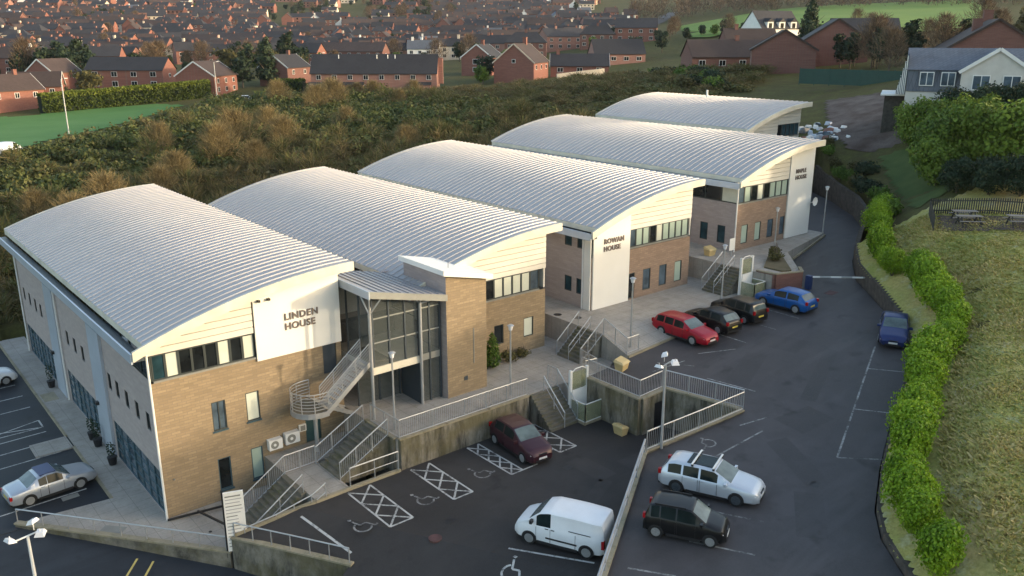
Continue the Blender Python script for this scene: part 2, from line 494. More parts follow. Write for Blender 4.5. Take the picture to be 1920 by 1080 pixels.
def quads_mesh(name, P, mat, tint=None, smooth=False):
    """P: (n,4,3) array of quads"""
    n = len(P)
    me = bpy.data.meshes.new(name)
    me.vertices.add(n * 4)
    me.vertices.foreach_set('co', np.ascontiguousarray(P, dtype=np.float32).reshape(-1))
    me.loops.add(n * 4)
    me.loops.foreach_set('vertex_index', np.arange(n * 4, dtype=np.int32))
    me.polygons.add(n)
    me.polygons.foreach_set('loop_start', np.arange(0, n * 4, 4, dtype=np.int32))
    me.polygons.foreach_set('loop_total', np.full(n, 4, dtype=np.int32))
    if tint is not None:
        a = me.attributes.new('tint', 'FLOAT', 'FACE')
        a.data.foreach_set('value', np.asarray(tint, dtype=np.float32))
    me.materials.append(M[mat])
    me.update(calc_edges=True)
    return me

# ------------------------------------------------------------------ ground
def zu(x, y=0): return 3.3 + (x - 18.0) * 0.075
CTRL = np.array([(11.8, 106.9, 6.8), (30.8, 138.8, 7.0), (58.4, 162.1, 8.2), (25.2, 183.7, 7.9), (41.8, 208.1, 10.0), (58.9, 198.6, 10.0), (72.3, 178.3, 9.1), (94.8, 196.0, 11.7), (89.7, 154.1, 9.9), (117.7, 136.9, 10.4), (139.7, 134.9, 12.4), (157.7, 133.3, 13.3), (196.7, 146.2, 16.1), (49.3, 95.9, 8.3), (75.4, 104.9, 9.3), (89.4, 89.4, 11.0), (115.1, 86.9, 14.2), (122.2, 71.8, 15.6), (116.6, 54.9, 17.0), (124.5, 47.1, 17.6), (119.9, 31.4, 17.2), (96.2, 16.5, 15.8), (82.8, 7.6, 13.9), (69.8, -2.2, 12.0), (83.6, -3.8, 16.1), (70.0, -7.5, 13.1), (62.3, -15.3, 11.2), (55.2, -13.6, 9.8), (54.8, -18.2, 10.6), (46.4, -18.5, 8.6), (35.2, -25.8, 7.0), (24.8, -29.3, 6.0), (20.2, -31.4, 4.9), (43.4, -18.6, 7.0), (58.5, 372.8, 12.2), (121.3, 367.7, 12.2), (191.5, 349.2, 12.5), (251.3, 299.2, 14.1), (288.6, 252.8, 18.2), (97.6, 589.3, 24.0), (219.7, 555.5, 24.0), (337.5, 471.3, 24.0), (421.7, 374.1, 28.8), (130.3, 766.3, 38.6), (331.4, 714.6, 40.5), (514.3, 561.8, 40.4), (167.0, 962.9, 57.2), (415.1, 896.3, 61.3), (645.6, 712.7, 61.5), (536.1, 426.4, 42.6), (269.4, 184.2, 25.2), (267.5, 135.4, 25.1), (351.6, 189.3, 30.6), (494.8, 281.1, 39.6), (373.4, 127.3, 29.6), (567.1, 182.2, 41.3), (284.3, 105.4, 25.0), (254.1, 1435.0, 94.8), (905.5, 1145.9, 105.4), (1106.9, 394.2, 78.0), (121.5, 9.1, 22.3),
                 (0, 37, 0.3), (14, 37, 1.5), (26, 37, 3.0), (42, 37, 5.5), (58, 37, 8.0), (72, 39, 10.5), (-25, 40, 0), (-45, 80, 1.5), (-60, -20, -1.0), (-30, -70, -1.0), (100, -60, 17), (200, -40, 24), (30, -36, 6.2), (60, -34, 9.5), (10, -60, 0), (400, -100, 32), (-200, 300, 10), (-300, 0, -4), (-200, -400, -8), (300, -400, 25), (-700, 600, 25), (1200, -300, 70), (-200, 1000, 60)], dtype=float)
def _tps(d2): return 0.5 * d2 * np.log(d2 + 1e-9)
_S = 100.0
_xy = CTRL[:, :2] / _S
_n = len(CTRL)
_K = _tps(((_xy[:, None] - _xy[None]) ** 2).sum(-1)) + np.eye(_n) * 1e-3
_Pm = np.hstack([np.ones((_n, 1)), _xy])
_A = np.block([[_K, _Pm], [_Pm.T, np.zeros((3, 3))]])
_w = np.linalg.solve(_A, np.concatenate([CTRL[:, 2], np.zeros(3)]))
def gz(x, y):
    q = np.stack([np.atleast_1d(x), np.atleast_1d(y)], -1).astype(float)
    p = q / _S
    z = _tps(((p[:, None] - _xy[None]) ** 2).sum(-1)) @ _w[:_n] + _w[_n] + p @ _w[_n + 1:]
    # unseen bank added below the field, shaped to shade car parks and fronts
    t = np.clip((-q[:, 1] - 40.0) / 14.0, 0, 1)
    s = np.clip((q[:, 0] - 22.0) / 16.0, 0, 1) * np.clip((260 - q[:, 0]) / 60.0, 0, 1)
    b = t * t * (3 - 2 * t) * s * s * (3 - 2 * s) * np.clip((240 + q[:, 1]) / 120.0, 0, 1)
    z = z * (1 - b) + np.maximum(z, np.interp(q[:, 0], [30, 66, 78, 94, 104, 200], [15.8, 16.5, 22.5, 22.5, 19.0, 19.5])) * b
    # bank that falls to the wall along the access road
    near = (q[:, 0] > 10) & (q[:, 0] < 84) & (q[:, 1] > -46) & (q[:, 1] < 16)
    if near.any():
        p2 = q[near]
        dist = np.full(len(p2), 1e9); top = np.zeros(len(p2))
        for (xa, ya), (xb, yb) in zip(ROAD_EDGE, ROAD_EDGE[1:]):
            L2 = (xb - xa) ** 2 + (yb - ya) ** 2
            f = np.clip(((p2[:, 0] - xa) * (xb - xa) + (p2[:, 1] - ya) * (yb - ya)) / L2, 0, 1)
            cx = xa + f * (xb - xa)
            dd = np.hypot(p2[:, 0] - cx, p2[:, 1] - ya - f * (yb - ya))
            k = dd < dist
            dist = np.where(k, dd, dist)
            top = np.where(k, zu(cx) + WALL_H(cx) - 0.15, top)
        z[near] = np.minimum(z[near], top + 0.5 * dist)
    return z
def g1(x, y): return float(gz(x, y)[0])

def inside(px, py, poly):
    px, py = np.asarray(px, float), np.asarray(py, float)
    r = np.zeros(px.shape, bool)
    n = len(poly)
    for i in range(n):
        x0, y0 = poly[i]; x1, y1 = poly[(i + 1) % n]
        c = ((y0 > py) != (y1 > py)) & (px < (x1 - x0) * (py - y0) / ((y1 - y0) if y1 != y0 else 1e-9) + x0)
        r ^= c
    return r

def WALL_H(x): return np.interp(x, [15, 40, 44, 50, 57, 62, 71], [0.35, 0.4, 1.0, 1.4, 1.6, 1.9, 2.1])
ROAD_EDGE = [(15.0, -34.0), (19.5, -28.7), (21.0, -27.0), (22.7, -25.8), (26.1, -24.2), (30.3, -22.5), (35.5, -20.6), (40.0, -18.7), (42.9, -16.7), (46.1, -13.5), (50.2, -9.3), (54.2, -6.7), (57.8, -5.0), (62.0, -3.6), (67.1, 0.6), (71.0, 5.2)]
SUNK = [(-60, -60), (14.5, -60)] + [(x + 0.5, y - 0.6) for x, y in ROAD_EDGE] + [(73.5, 9.0), (78.0, 10.5), (78.0, 36.0), (-40.0, 36.0), (-60, 60)]
def build_ground():
    rad = [3.0]
    while rad[-1] < 5200: rad.append(rad[-1] * 1.022 + 0.25)
    rad = np.array(rad)
    a0 = math.degrees(AZ)
    ang = np.concatenate([np.arange(a0 - 44, a0 + 44, 0.42), np.arange(a0 + 44, a0 + 316, 4.0)])
    ang = np.radians(ang)
    A, Q = np.meshgrid(ang, rad)
    x = CAM[0] + Q * np.cos(A); y = CAM[1] + Q * np.sin(A)
    z = gz(x.ravel(), y.ravel()).reshape(x.shape)
    far = np.clip((Q - 1200) / 2500, 0, 1)
    z = z * (1 - far) + 95 * far
    z[inside(x, y, SUNK)] = -4.0
    nr, na = x.shape
    V = np.stack([x, y, z], -1).reshape(-1, 3)
    i = np.arange(nr - 1)[:, None] * na
    j = np.arange(na)[None, :]
    k = (j + 1) % na
    F = np.stack([i + j, i + na + j, i + na + k, i + k], -1).reshape(-1, 4)
    me = bpy.data.meshes.new('ground')
    me.from_pydata(V.tolist(), [], F.tolist())
    me.materials.append(M['ground'])
    me.polygons.foreach_set('use_smooth', [True] * len(me.polygons))
    o = place('ground', me)
    tag(o, kind='structure')
    if me.polygons[0].normal.z < 0: me.flip_normals()
build_ground()

def drape(name, poly, step, mat, lift, kind='structure'):
    """a sheet that follows the ground inside a polygon"""
    P = np.array(poly)
    xs = np.arange(P[:, 0].min(), P[:, 0].max() + step, step)
    ys = np.arange(P[:, 1].min(), P[:, 1].max() + step, step)
    X, Y = np.meshgrid(xs, ys)
    c = inside(X[:-1, :-1] + step / 2, Y[:-1, :-1] + step / 2, poly)
    idx = np.arange(X.size).reshape(X.shape)
    F = np.stack([idx[:-1, :-1], idx[:-1, 1:], idx[1:, 1:], idx[1:, :-1]], -1)[c]
    used, inv = np.unique(F, return_inverse=True)
    x = X.ravel()[used]; y = Y.ravel()[used]
    V = np.stack([x, y, gz(x, y) + lift], -1)
    me = bpy.data.meshes.new(name)
    me.from_pydata(V.tolist(), [], inv.reshape(-1, 4).tolist())
    me.materials.append(M[mat])
    me.polygons.foreach_set('use_smooth', [True] * len(me.polygons))
    return tag(place(name, me), kind=kind)

LAWN = [(-40, 90), (11, 107), (30, 127), (44, 146), (60, 164), (56, 171), (40, 172), (26, 168), (14, 178), (-40, 190)]
drape('lawn', LAWN, 1.6, 'lawn', 0.10)
drape('pasture', [(246, 166), (262, 120), (288, 92), (400, 130), (520, 175), (640, 240), (500, 300), (400, 300), (330, 235)], 6.0, 'far_field', 0.5)
drape('dirt_track', [(98, 23), (101, 14), (92, 5), (80, 0.5), (77, 3.0), (76.5, 7.5), (84, 14)], 0.7, 'dirt', 0.06)
drape('grass_strip', [(75.5, 3.0), (77.3, -0.8), (64.5, -9.6), (59.5, -9.0)], 0.6, 'strip_lawn', 0.06)
drape('rough_field', [(x + .12, y - .15) for x, y in ROAD_EDGE[0:12]] + [(57, -9), (66, -12), (74, -22), (60, -33), (16, -42)], 0.3, 'field', 0.05)
far_lane = drape('far_lane', [(291, 249), (375, 305), (514, 394), (508, 402), (370, 314), (285, 257)], 3.0, 'asphalt_up', 0.7)

# ------------------------------------------------------------------ car parks, pavements, terrace
W0 = (1.3, -5.0)
def zlow(x, y): return min(1.6, 0.95 + max(0, (x - W0[0]) * 0.876 + (y - W0[1]) * 0.483) * 0.271)
def wall_pt(s, t): return (W0[0] + 0.876 * s + 0.483 * t, W0[1] + 0.483 * s - 0.876 * t)
def setting(name, mb, mat): return tag(mb.obj(name, mat), kind='structure')

left_park = setting('left_car_park', MB().prism([(-40, 4.4), (-1.6, 4.0), (-1.6, 36), (-40, 60)], -2.5, -0.12), 'asphalt_blue')
def zroad(x, y): return -0.12 - 0.052 * max(0.0, (x + 6) * 0.61 - (y - 4.4) * 0.79)
rd = MB()
rd.add([(-40, 4.398, -0.124), (-6.0, 4.398, -0.124), (-40, -45, -2.4), (wall_pt(-0.1, 40)[0], wall_pt(-0.1, 40)[1], -1.9), (wall_pt(-0.1, 0)[0], wall_pt(-0.1, 0)[1], -0.78), (wall_pt(-0.1, 7)[0], wall_pt(-0.1, 7)[1], -1.0)],
       [(0, 4, 1), (0, 2, 4), (2, 5, 4), (2, 3, 5)])
road = setting('road', rd, 'asphalt_blue')
lo = MB()
lo.prism([wall_pt(0, 0), (10.16, -21.07), (12.18, -19.77), (4.54, -5.85), (1.9, -5.4)], -2.5, 0, 0, lambda x, y: min(1.6, 0.95 + max(0, (x - W0[0]) * 0.876 + (y - W0[1]) * 0.483) * 0.271))
lo.prism([(4.54, -5.85), (12.18, -19.77), (19.3, -15.2), (26.4, -16.0), (26.0, -11.2), (23.4, -11.2), (23.4, -5.8), (5.4, -5.8)], -2.5, 1.6)
p, q, r, t = wall_pt(0, 6.7), wall_pt(0, 34), wall_pt(-9, 34), wall_pt(-9, 6.7)
lo.add([(*p, 0.95), (*q, 0.95), (*r, -1.7), (*t, -1.4)], [(0, 3, 2, 1)])
lower_park = setting('lower_car_park', lo, 'asphalt')
up = MB()
up.prism([(9.0, -21.9), (19.3, -15.35), (26.5, -16.15), (25.6, -11.1), (23.45, -11.1), (23.45, -6.6), (25.2, -6.6), (27.5, -6.5), (42.4, -6.4), (43.5, -6.6), (45.6, -7.4), (50.5, -3.0), (59.5, -1.0), (59.5, 12), (63, 12), (78, 12), (73.5, 9.0)] + ROAD_EDGE[::-1] + [(8, -40), (2, -30)], -2.5, 0, 0, zu)
upper_park = setting('upper_car_park', up, 'asphalt_up')
sl = MB()
sl.prism([(-1.6, 4.0), (-5.6, 4.4), (-6.1, 4.5), (1.28, -5.0), (2.0, -5.35), (5.4, -5.9), (5.4, 0.3), (0.3, 0.3), (0.3, 36), (-1.6, 36)], -1.5, 0.0)
sl.prism([(-3.75, 11.9), (-1.7, 11.9), (-1.7, 13.8), (-3.75, 13.8)], -1.0, -0.03)
pave = setting('pavement', sl, 'paving')
te = MB()
te.prism([(10.4, -5.7), (22.6, -5.7), (23.4, -6.55), (25.2, -6.55), (27.45, -5.2), (27.45, 30), (10.4, 30)], 0.0, 3.35)
terrace = setting('terrace_pavement', te, 'paving')
pb = MB()
pb.prism([(27.5, -4.0), (44, -4.0), (44, 30), (27.5, 30)], 0, 5.0)
n = 9
vs = []
for i in range(n):
    x = 27.5 + 15.3 * i / (n - 1)
    vs += [(x, -3.999, 4.999), (x, -6.45, zu(x) + 0.13), (x, -6.45, zu(x) - 0.5)]
fs = []
for i in range(n - 1):
    k = 3 * i
    fs += [(k, k + 1, k + 4, k + 3), (k + 1, k + 2, k + 5, k + 4)]
pb.add(vs, fs)
pb.add([(27.5, -3.999, 4.999), (27.5, -6.45, zu(27.5) + 0.13), (27.5, -6.45, 3), (27.5, -4, 3)], [(0, 3, 2, 1)])
upper_pave = setting('upper_pavement', pb, 'paving')
pod = MB().prism([(43.1, -1.0), (43.1, -5.0), (43.3, -6.5), (45.6, -7.3), (50.5, -2.95), (59.4, -0.95), (59.4, 30), (43.1, 30)], 0, 6.7)
podium = setting('podium_pavement', pod, 'paving')
setting('planter_bed', MB().prism([(44.6, -4.7), (44.6, -6.3), (45.4, -6.6), (48.6, -3.7), (47.6, -3.0)], 6.0, 6.82), 'soil')

# kerbs and thin painted lines
def kerb(parent, pts, zf, w=0.14, h=0.12, mat='kerb'):
    for (x0, y0), (x1, y1) in zip(pts, pts[1:]):
        m = MB()
        m.bar((x0, y0, zf(x0, y0) + h / 2 - 0.1), (x1, y1, zf(x1, y1) + h / 2 - 0.1), w, h + 0.2)
        m.obj('kerb_stone', mat, parent)
kerb(left_park, [(-1.66, 36), (-1.66, 30), (-1.66, 24), (-1.66, 18), (-1.66, 13.8)], lambda x, y: -0.12, 0.14, 0.14)
kerb(left_park, [(-1.66, 11.9), (-1.66, 8), (-1.66, 4.05)], lambda x, y: -0.12, 0.14, 0.14)
kerb(lower_park, [(1.5, -5.25), (3.4, -5.7), (5.4, -6.0), (7.5, -5.95), (10.4, -5.95)], zlow, 0.2, 0.15)
kerb(upper_park, [(27.5, -6.5), (33, -6.5), (38, -6.5), (42.4, -6.5)], zu, 0.14, 0.15)
kerb(upper_park, [(45.7, -7.4), (48.2, -5.1), (50.6, -3.05), (55, -2.1), (59.4, -1.05)], zu, 0.14, 0.18)

def line(parent, a, b, zf, w=0.1, mat='paint_white', lift=0.006, seg=1):
    a, b = np.array(a, float), np.array(b, float)
    d = (b - a) / np.linalg.norm(b - a)
    n = np.array((-d[1], d[0])) * w / 2
    m = MB()
    pts = [a + (b - a) * i / seg for i in range(seg + 1)]
    vs = []
    for p in pts:
        for q in (p + n, p - n): vs.append((q[0], q[1], zf(q[0], q[1]) + lift))
    m.add(vs, [(2 * i, 2 * i + 1, 2 * i + 3, 2 * i + 2) for i in range(seg)])
    return m.obj('painted_line', mat, parent)
zl16 = lambda x, y: 1.6
def hatch(parent, x0, x1, y0, y1, zf, mat='paint_white', nx=3):
    line(parent, (x0, y0), (x0, y1), zf, 0.1, mat); line(parent, (x1, y0), (x1, y1), zf, 0.1, mat, 0.0065)
    line(parent, (x0, y0), (x1, y0), zf, 0.1, mat, 0.008)
    h = (y1 - y0) / nx
    for i in range(nx):
        line(parent, (x0, y0 + i * h), (x1, y0 + (i + 1) * h), zf, 0.1, mat, 0.010)
        line(parent, (x1, y0 + i * h), (x0, y0 + (i + 1) * h), zf, 0.1, mat, 0.012)
line(lower_park, (4.35, -6.5), (4.95, -10.3), zlow, 0.12, seg=6)
hatch(lower_park, 7.1, 8.4, -10.25, -6.2, zl16)
hatch(lower_park, 10.9, 12.1, -10.15, -6.2, zl16)
hatch(lower_park, 14.75, 15.55, -10.05, -6.1, zl16, nx=4)
hatch(lower_park, 18.45, 19.7, -9.85, -6.2, zl16)
line(lower_park, (15.2, -10.05), (16.6, -10.05), zl16)
line(lower_park, (10.3, -15.2), (12.5, -18.5), zl16, 0.11, lift=0.008)
def wheelchair(parent, cx, cy, rz, zf, mat='paint_faint', s=1.0, lift=0.006):
    """painted wheelchair sign: wheel arc, back and legs"""
    m = MB()
    c, sn = math.cos(rz), math.sin(rz)
    def W(x, y): 
        X = cx + s * (x * c - y * sn); Y = cy + s * (x * sn + y * c)
        return (X, Y, zf(X, Y) + lift)
    def strokes(pts, w):
        for (x0, y0), (x1, y1) in zip(pts, pts[1:]):
            L = math.hypot(x1 - x0, y1 - y0); nx, ny = -(y1 - y0) / L * w / 2, (x1 - x0) / L * w / 2
            m.add([W(x0 + nx, y0 + ny), W(x0 - nx, y0 - ny), W(x1 - nx, y1 - ny), W(x1 + nx, y1 + ny)], [(0, 1, 2, 3)])
    strokes([(0.42 * math.cos(t), 0.42 * math.sin(t) - 0.1) for t in np.linspace(R(110), R(330), 12)], 0.1)
    strokes([(-0.12, 0.62), (-0.02, 0.1), (0.32, 0.1), (0.5, -0.42), (0.68, -0.36)], 0.1)
    strokes([(-0.16, 0.72), (-0.1, 0.86)], 0.17)
    m.obj('painted_wheelchair', mat, parent)
for x, y in ((6.1, -9.3), (9.75, -9.2), (13.6, -8.9)): wheelchair(lower_park, x, y, R(8), zl16)
wheelchair(lower_park, 9.5, -16.4, R(-60), zlow, 'paint_white')
for x, y in ((8.2, -12.4), (6.8, -14.6)):
    MB().cyl((x, y, zlow(x, y) - .3), (x, y, zlow(x, y) + .03), 0.32, n=14).obj('painted_patch', 'paint_red', lower_park)
# upper car park lines
for a, b in (((39.4, -16.75), (25.65, -22.25)), ((25.65, -22.25), (27.1, -24.0)), ((30.85, -20.2), (31.9, -22.1)), ((36.1, -18.1), (37.2, -20.1))):
    line(upper_park, a, b, zu, 0.1, 'paint_faint', seg=1)
for a, b in (((25.4, -18.1), (21.0, -17.95)), ((25.05, -16.9), (26.8, -17.4)), ((29.0, -15.1), (28.5, -12.0)), ((18.6, -22.9), (17.4, -20.2)), ((16.4, -24.0), (15.2, -21.5)), ((12.0, -20.9), (13.0, -22.6)), ((40.5, -7.0), (40.45, -10.6)), ((37.6, -7.0), (37.7, -10.6)), ((34.5, -7.0), (34.5, -10.6)), ((31.0, -9.3), (33.2, -10.6)), ((28.2, -8.3), (29.4, -10.4)), ((27.0, -9.0), (29.6, -9.4))):
    line(upper_park, a, b, zu, 0.1, 'paint_faint')
wheelchair(upper_park, 22.3, -16.9, R(100), zu, 'paint_faint', 0.9)
MB().prism([(46.0, -9.1), (46.9, -9.1), (46.9, -9.8), (46.0, -9.8)], 4.9, 0, 0, lambda x, y: zu(x) + 0.008).obj('manhole_cover', 'paint_red', upper_park)
# left car park bays
zn = lambda x, y: -0.12
for y in (25.0, 22.5, 20.1, 13.6, 11.7, 6.0): line(left_park, (-6.9, y), (-2.4, y + 0.2), zn, 0.1)
hatch(left_park, -6.8, -2.45, 16.3, 17.6, zn, nx=1)
line(left_park, (-6.8, 15.3), (-2.45, 15.5), zn, 0.1)
for a, b in (((-2.2, -1.95), (-5.2, -6.0)), ((-1.65, -2.6), (-4.6, -6.7))):
    line(road, a, b, lambda x, y: -0.12 - 0.052 * max(0, (x + 6) * 0.61 - (y - 4.4) * 0.79) + 0.06, 0.1, 'paint_yellow', 0.012)
MB().prism([(-3.1, 1.0), (-2.3, 0.1), (-1.9, 0.5), (-2.7, 1.4)], -0.1, 0.012).obj('inspection_cover', 'sill', pave)
MB().prism([(-3.75, 5.55), (-2.9, 5.6), (-2.9, 6.05), (-3.75, 6.0)], -0.3, -0.105).obj('inspection_cover', 'sill', left_park)
MB().prism([(-1.5, 20.2), (-0.6, 20.2), (-0.6, 21.8), (-1.5, 21.8)], -0.1, 0.01).obj('inspection_cover', 'kerb', pave)
for x, y in ((1.2, -2.6), (2.0, -2.6), (2.25, -2.75)): MB().cyl((x, y, -0.05), (x, y, 0.01), 0.09, n=8).obj('drain_cover', 'black', pave)
for x, y in ((28.0, 0.8), (28.6, -0.6)): MB().cyl((x, y, 4.9), (x, y, 5.01), 0.3, n=12).obj('drain_cover', 'black', upper_pave)

# wear on the tarmac: repairs, gullies, drips
rp = random.Random(3)
def patch(parent, x, y, w, h, rz, zf, mat, nm='tarmac_patch'):
    c, sn = math.cos(rz), math.sin(rz)
    q = [(-w / 2, -h / 2), (w / 2, -h / 2 * rp.uniform(.8, 1.1)), (w / 2 * rp.uniform(.85, 1.1), h / 2), (-w / 2, h / 2 * rp.uniform(.85, 1.1))]
    vs = [(x + a * c - b * sn, y + a * sn + b * c) for a, b in q]
    MB().add([(a, b, zf(a, b) + 0.005) for a, b in vs], [(0, 1, 2, 3)]).obj(nm, mat, parent)
for x, y, w, h, a in ((31, -13, 5.5, 1.4, 20), (36, -12, 2.2, 3.2, 10), (24, -21, 1.2, 4.5, -30), (33.5, -16.5, 7.5, .9, 21), (48, -8, 2.0, 1.5, 40), (28, -19, 2.6, 2.0, -10), (20.5, -24, 3.5, 1.3, 35), (52.5, -5.2, 3.5, 1.0, 25)):
    patch(upper_park, x, y, w, h, R(a), zu, 'patch_up')
for x, y, w, h, a in ((13.5, -12.6, 3.5, 1.6, 5), (18.5, -12.3, 1.3, 2.6, 0), (21.5, -13.2, 2.8, 1.1, -4), (16.2, -14.6, 4.5, .7, 25)):
    patch(lower_park, x, y, w, h, R(a), lambda x, y: 1.6, 'patch_low')
for x, y in ((29.8, -10.9), (39.0, -14.9), (22.8, -22.8)):
    patch(upper_park, x, y, .5, .4, R(20), zu, 'black', 'gully_grate')
for x, y in ((17.6, -11.4), (9.6, -11.6), (22.6, -12.4)):
    patch(lower_park, x, y, .5, .4, R(5), lambda x, y: 1.6, 'black', 'gully_grate')
# ------------------------------------------------------------------ retaining walls, steps, railings
def wall_run(label, pts, w, mat='stained', cope=True):
    """pts: (x, y, z_bottom, z_top) along the wall"""
    x0, y0, zb, _ = pts[0]
    t = thing('retaining_wall', label, 'wall', (x0, y0, zb))
    for (xa, ya, ba, ta), (xb, yb, bb, tb) in zip(pts, pts[1:]):
        d = Vector((xb - xa, yb - ya, 0)).normalized()
        n = Vector((-d.y, d.x, 0)) * w / 2
        def ring(wd, dz0, dz1, ext):
            vs = []
            for (x, y, b_, t_), e in (((xa, ya, ba, ta), -ext), ((xb, yb, bb, tb), ext)):
                for s in (-1, 1):
                    for z in (dz0(b_, t_), dz1(b_, t_)):
                        q = Vector((x - x0, y - y0, 0)) + n * s * wd + d * e
                        vs.append((q.x, q.y, z - zb))
            return vs
        fs = [(0, 1, 3, 2), (4, 6, 7, 5), (0, 4, 5, 1), (2, 3, 7, 6), (1, 5, 7, 3), (0, 2, 6, 4)]
        MB().add(ring(1, lambda b, t_: b, lambda b, t_: t_, 0), fs).obj('wall_panel', mat, t)
        if cope: MB().add(ring(1.25, lambda b, t_: t_ + 0.002, lambda b, t_: t_ + 0.09, 0.04), fs).obj('coping', 'kerb', t)
    return t
wall_run('stained concrete wall with railing between the pavement corner and the road', [(-6.15, 4.45, -1.2, 0.02), (-2.4, -0.3, -1.4, 0.02), (1.3, -5.05, -1.6, 0.05)], 0.25)
wall_run('dirty low concrete wall below the lower car park corner', [(1.4, -5.2, -1.6, 0.85), (3.0, -8.1, -1.8, 0.95), (4.6, -10.95, -2.0, 0.99)], 0.25)
wall_run('mossy stained retaining wall below the paved terrace', [(10.5, -5.83, 1.0, 3.36), (13.5, -5.83, 1.0, 3.36), (16.5, -5.83, 1.0, 3.36), (19.5, -5.83, 1.0, 3.36)], 0.24)
wall_run('side wall of the terrace above the concrete steps', [(10.37, -5.6, 1.2, 3.36), (10.37, -2.6, 1.2, 3.36)], 0.16)
wall_run('tall streaked retaining wall beside the glass lift', [(23.42, -6.5, 1.0, 3.85), (23.42, -8.8, 1.0, 3.85), (23.42, -11.2, 1.0, 3.85)], 0.26)
t = wall_run('concrete wall with dark basement doorway in the sunken recess', [(23.56, -11.22, 1.0, 3.85), (25.5, -11.22, 1.0, 3.95)], 0.26)
MB().box(1.0, 1.85, -0.16, -0.12, 0.6, 2.35).obj('doorway_shade', 'black', t)  # black panel stands in for the shade inside the open doorway
wall_run('stained back wall of the sunken recess under the railing', [(25.55, -11.3, 1.0, 3.98), (26.0, -13.5, 1.0, 4.0), (26.45, -15.9, 1.0, 4.02)], 0.24)
wall_run('recess wall topped by a sloping kerb beside the upper car park', [(19.35, -15.25, 1.0, 3.5), (23.0, -15.67, 1.0, 3.75), (26.4, -16.05, 1.0, 4.0)], 0.24)
wall_run('long retaining wall between the lower and upper car parks', [(19.25, -15.28, 1.0, 3.5), (14.2, -18.5, 1.0, 3.1), (9.0, -21.8, 1.0, 2.75), (3.5, -25.3, 0.6, 2.3)], 0.26)
wall_run('brick planter wall behind the blue hatchback', [(43.25, -5.0, 4.6, 6.78), (43.4, -6.55, 4.6, 6.78), (45.6, -7.38, 4.6, 6.78), (46.5, -6.6, 4.6, 6.78)], 0.2, 'dark_brick')
RW = [(15.3, -34.4, 4.2)] + [(x + 0.25, y - 0.3, None) for x, y in ROAD_EDGE[1:]]
pts = []
for i, (x, y) in enumerate(ROAD_EDGE):
    h = float(WALL_H(x))
    pts.append((x + 0.15, y - 0.2, zu(x) - 0.6, zu(x) + h))
pts.append((76.5, 10.6, 6.6, 10.0))
wall_run('curved dark stone wall along the right edge of the access road', pts, 0.35, 'dark_stone', False)

def steps(label, loc, rz, n, run, rise, width, cheek=True, name='concrete_steps'):
    """climbs along local +x from z=0; each step is a block"""
    t = thing(name, label, 'steps', loc, rz)
    sp = run / n
    rs = rise / n
    me = MB().box(0, sp + 0.03, 0, width, -rs - 0.05, 0.0).mesh('step', 'step')
    for i in range(n):
        place('step', me, t, (i * sp, 0, (i + 1) * rs))
    MB().add([(0, 0.02, -0.3), (run, 0.02, -0.3), (run, 0.02, rise - 0.12), (0, 0.02, -0.02), (0, width - 0.02, -0.3), (run, width - 0.02, -0.3), (run, width - 0.02, rise - 0.12), (0, width - 0.02, -0.02)],
             [(0, 1, 2, 3), (7, 6, 5, 4), (0, 4, 5, 1), (3, 2, 6, 7), (1, 5, 6, 2), (0, 3, 7, 4)]).obj('stair_base', 'stained', t)
    return t
steps('mossy steps climbing from the corner pavement beside the tall sign board', (2.7, -5.0, 0.0), 0, 10, 2.7, 1.75, 2.4)
steps('concrete steps from the small landing up to the entrance terrace', (7.3, -5.0, 1.75), 0, 10, 3.0, 1.6, 2.2)
steps('mossy steps from the lower car park up to the terrace by the lift', (21.9, -7.7, 1.6), R(90), 10, 1.9, 1.75, 2.2)
steps('steps from the terrace up to the upper pavement beside the sandy grit bin', (25.5, -4.1, 3.35), 0, 9, 2.0, 1.65, 2.2)
steps('steps up to the podium in front of the fourth office building', (40.7, -4.1, 5.0), 0, 10, 2.4, 1.7, 2.2)
ld = MB().prism([(5.4, -5.85), (7.35, -5.85), (7.35, -2.3), (10.35, -2.3), (10.35, -0.02), (5.4, -0.02)], -0.5, 1.75)
setting('landing_pavement', ld, 'paving')

def railing(label, pts, h=1.1, sp=1.6, bars=True, mid=0, mat='galv', r=0.028):
    """pts: 3d foot points"""
    P = [Vector(p) for p in pts]
    o = P[0].copy()
    t = thing('railing', label, 'railing', o)
    P = [p - o for p in P]
    H = Vector((0, 0, h))
    pm = MB().cyl((0, 0, -0.05), (0, 0, h), r, n=6).mesh('post', mat)
    bm = MB()
    for i, (a, b) in enumerate(zip(P, P[1:])):
        L = (b - a).length
        k = max(1, round(L / sp))
        for j in range(k + (1 if i == len(P) - 2 else 0)):
            place('post', pm, t, a.lerp(b, j / k))
        MB().cyl(a + H, b + H, r * 1.25, n=6).obj('top_rail', mat, t)
        if bars:
            MB().cyl(a + H * 0.1, b + H * 0.1, r * 0.8, n=4).obj('bottom_rail', mat, t)
            nb = max(2, int(L / 0.13))
            for j in range(1, nb):
                p = a.lerp(b, j / nb)
                bm.bar(p + H * 0.1, p + H * 0.99, 0.014)
        for q in range(mid):
            f = (q + 1) / (mid + 1)
            MB().cyl(a + H * f, b + H * f, r * 0.8, n=5).obj('mid_rail', mat, t)
    if bars:
        tag(bm.obj('balusters', mat, t), kind='stuff')
    return t
railing('low single railing on the stained wall above the road', [(-6.1, 4.4, 0.1), (-2.4, -0.3, 0.1), (1.15, -4.85, 0.1)], 0.75, 1.35, False, 0)
railing('low single railing at the corner of the lower car park', [(1.45, -5.3, 0.95), (3.0, -8.1, 1.04), (4.55, -10.85, 1.08)], 0.75, 1.2, False, 0)
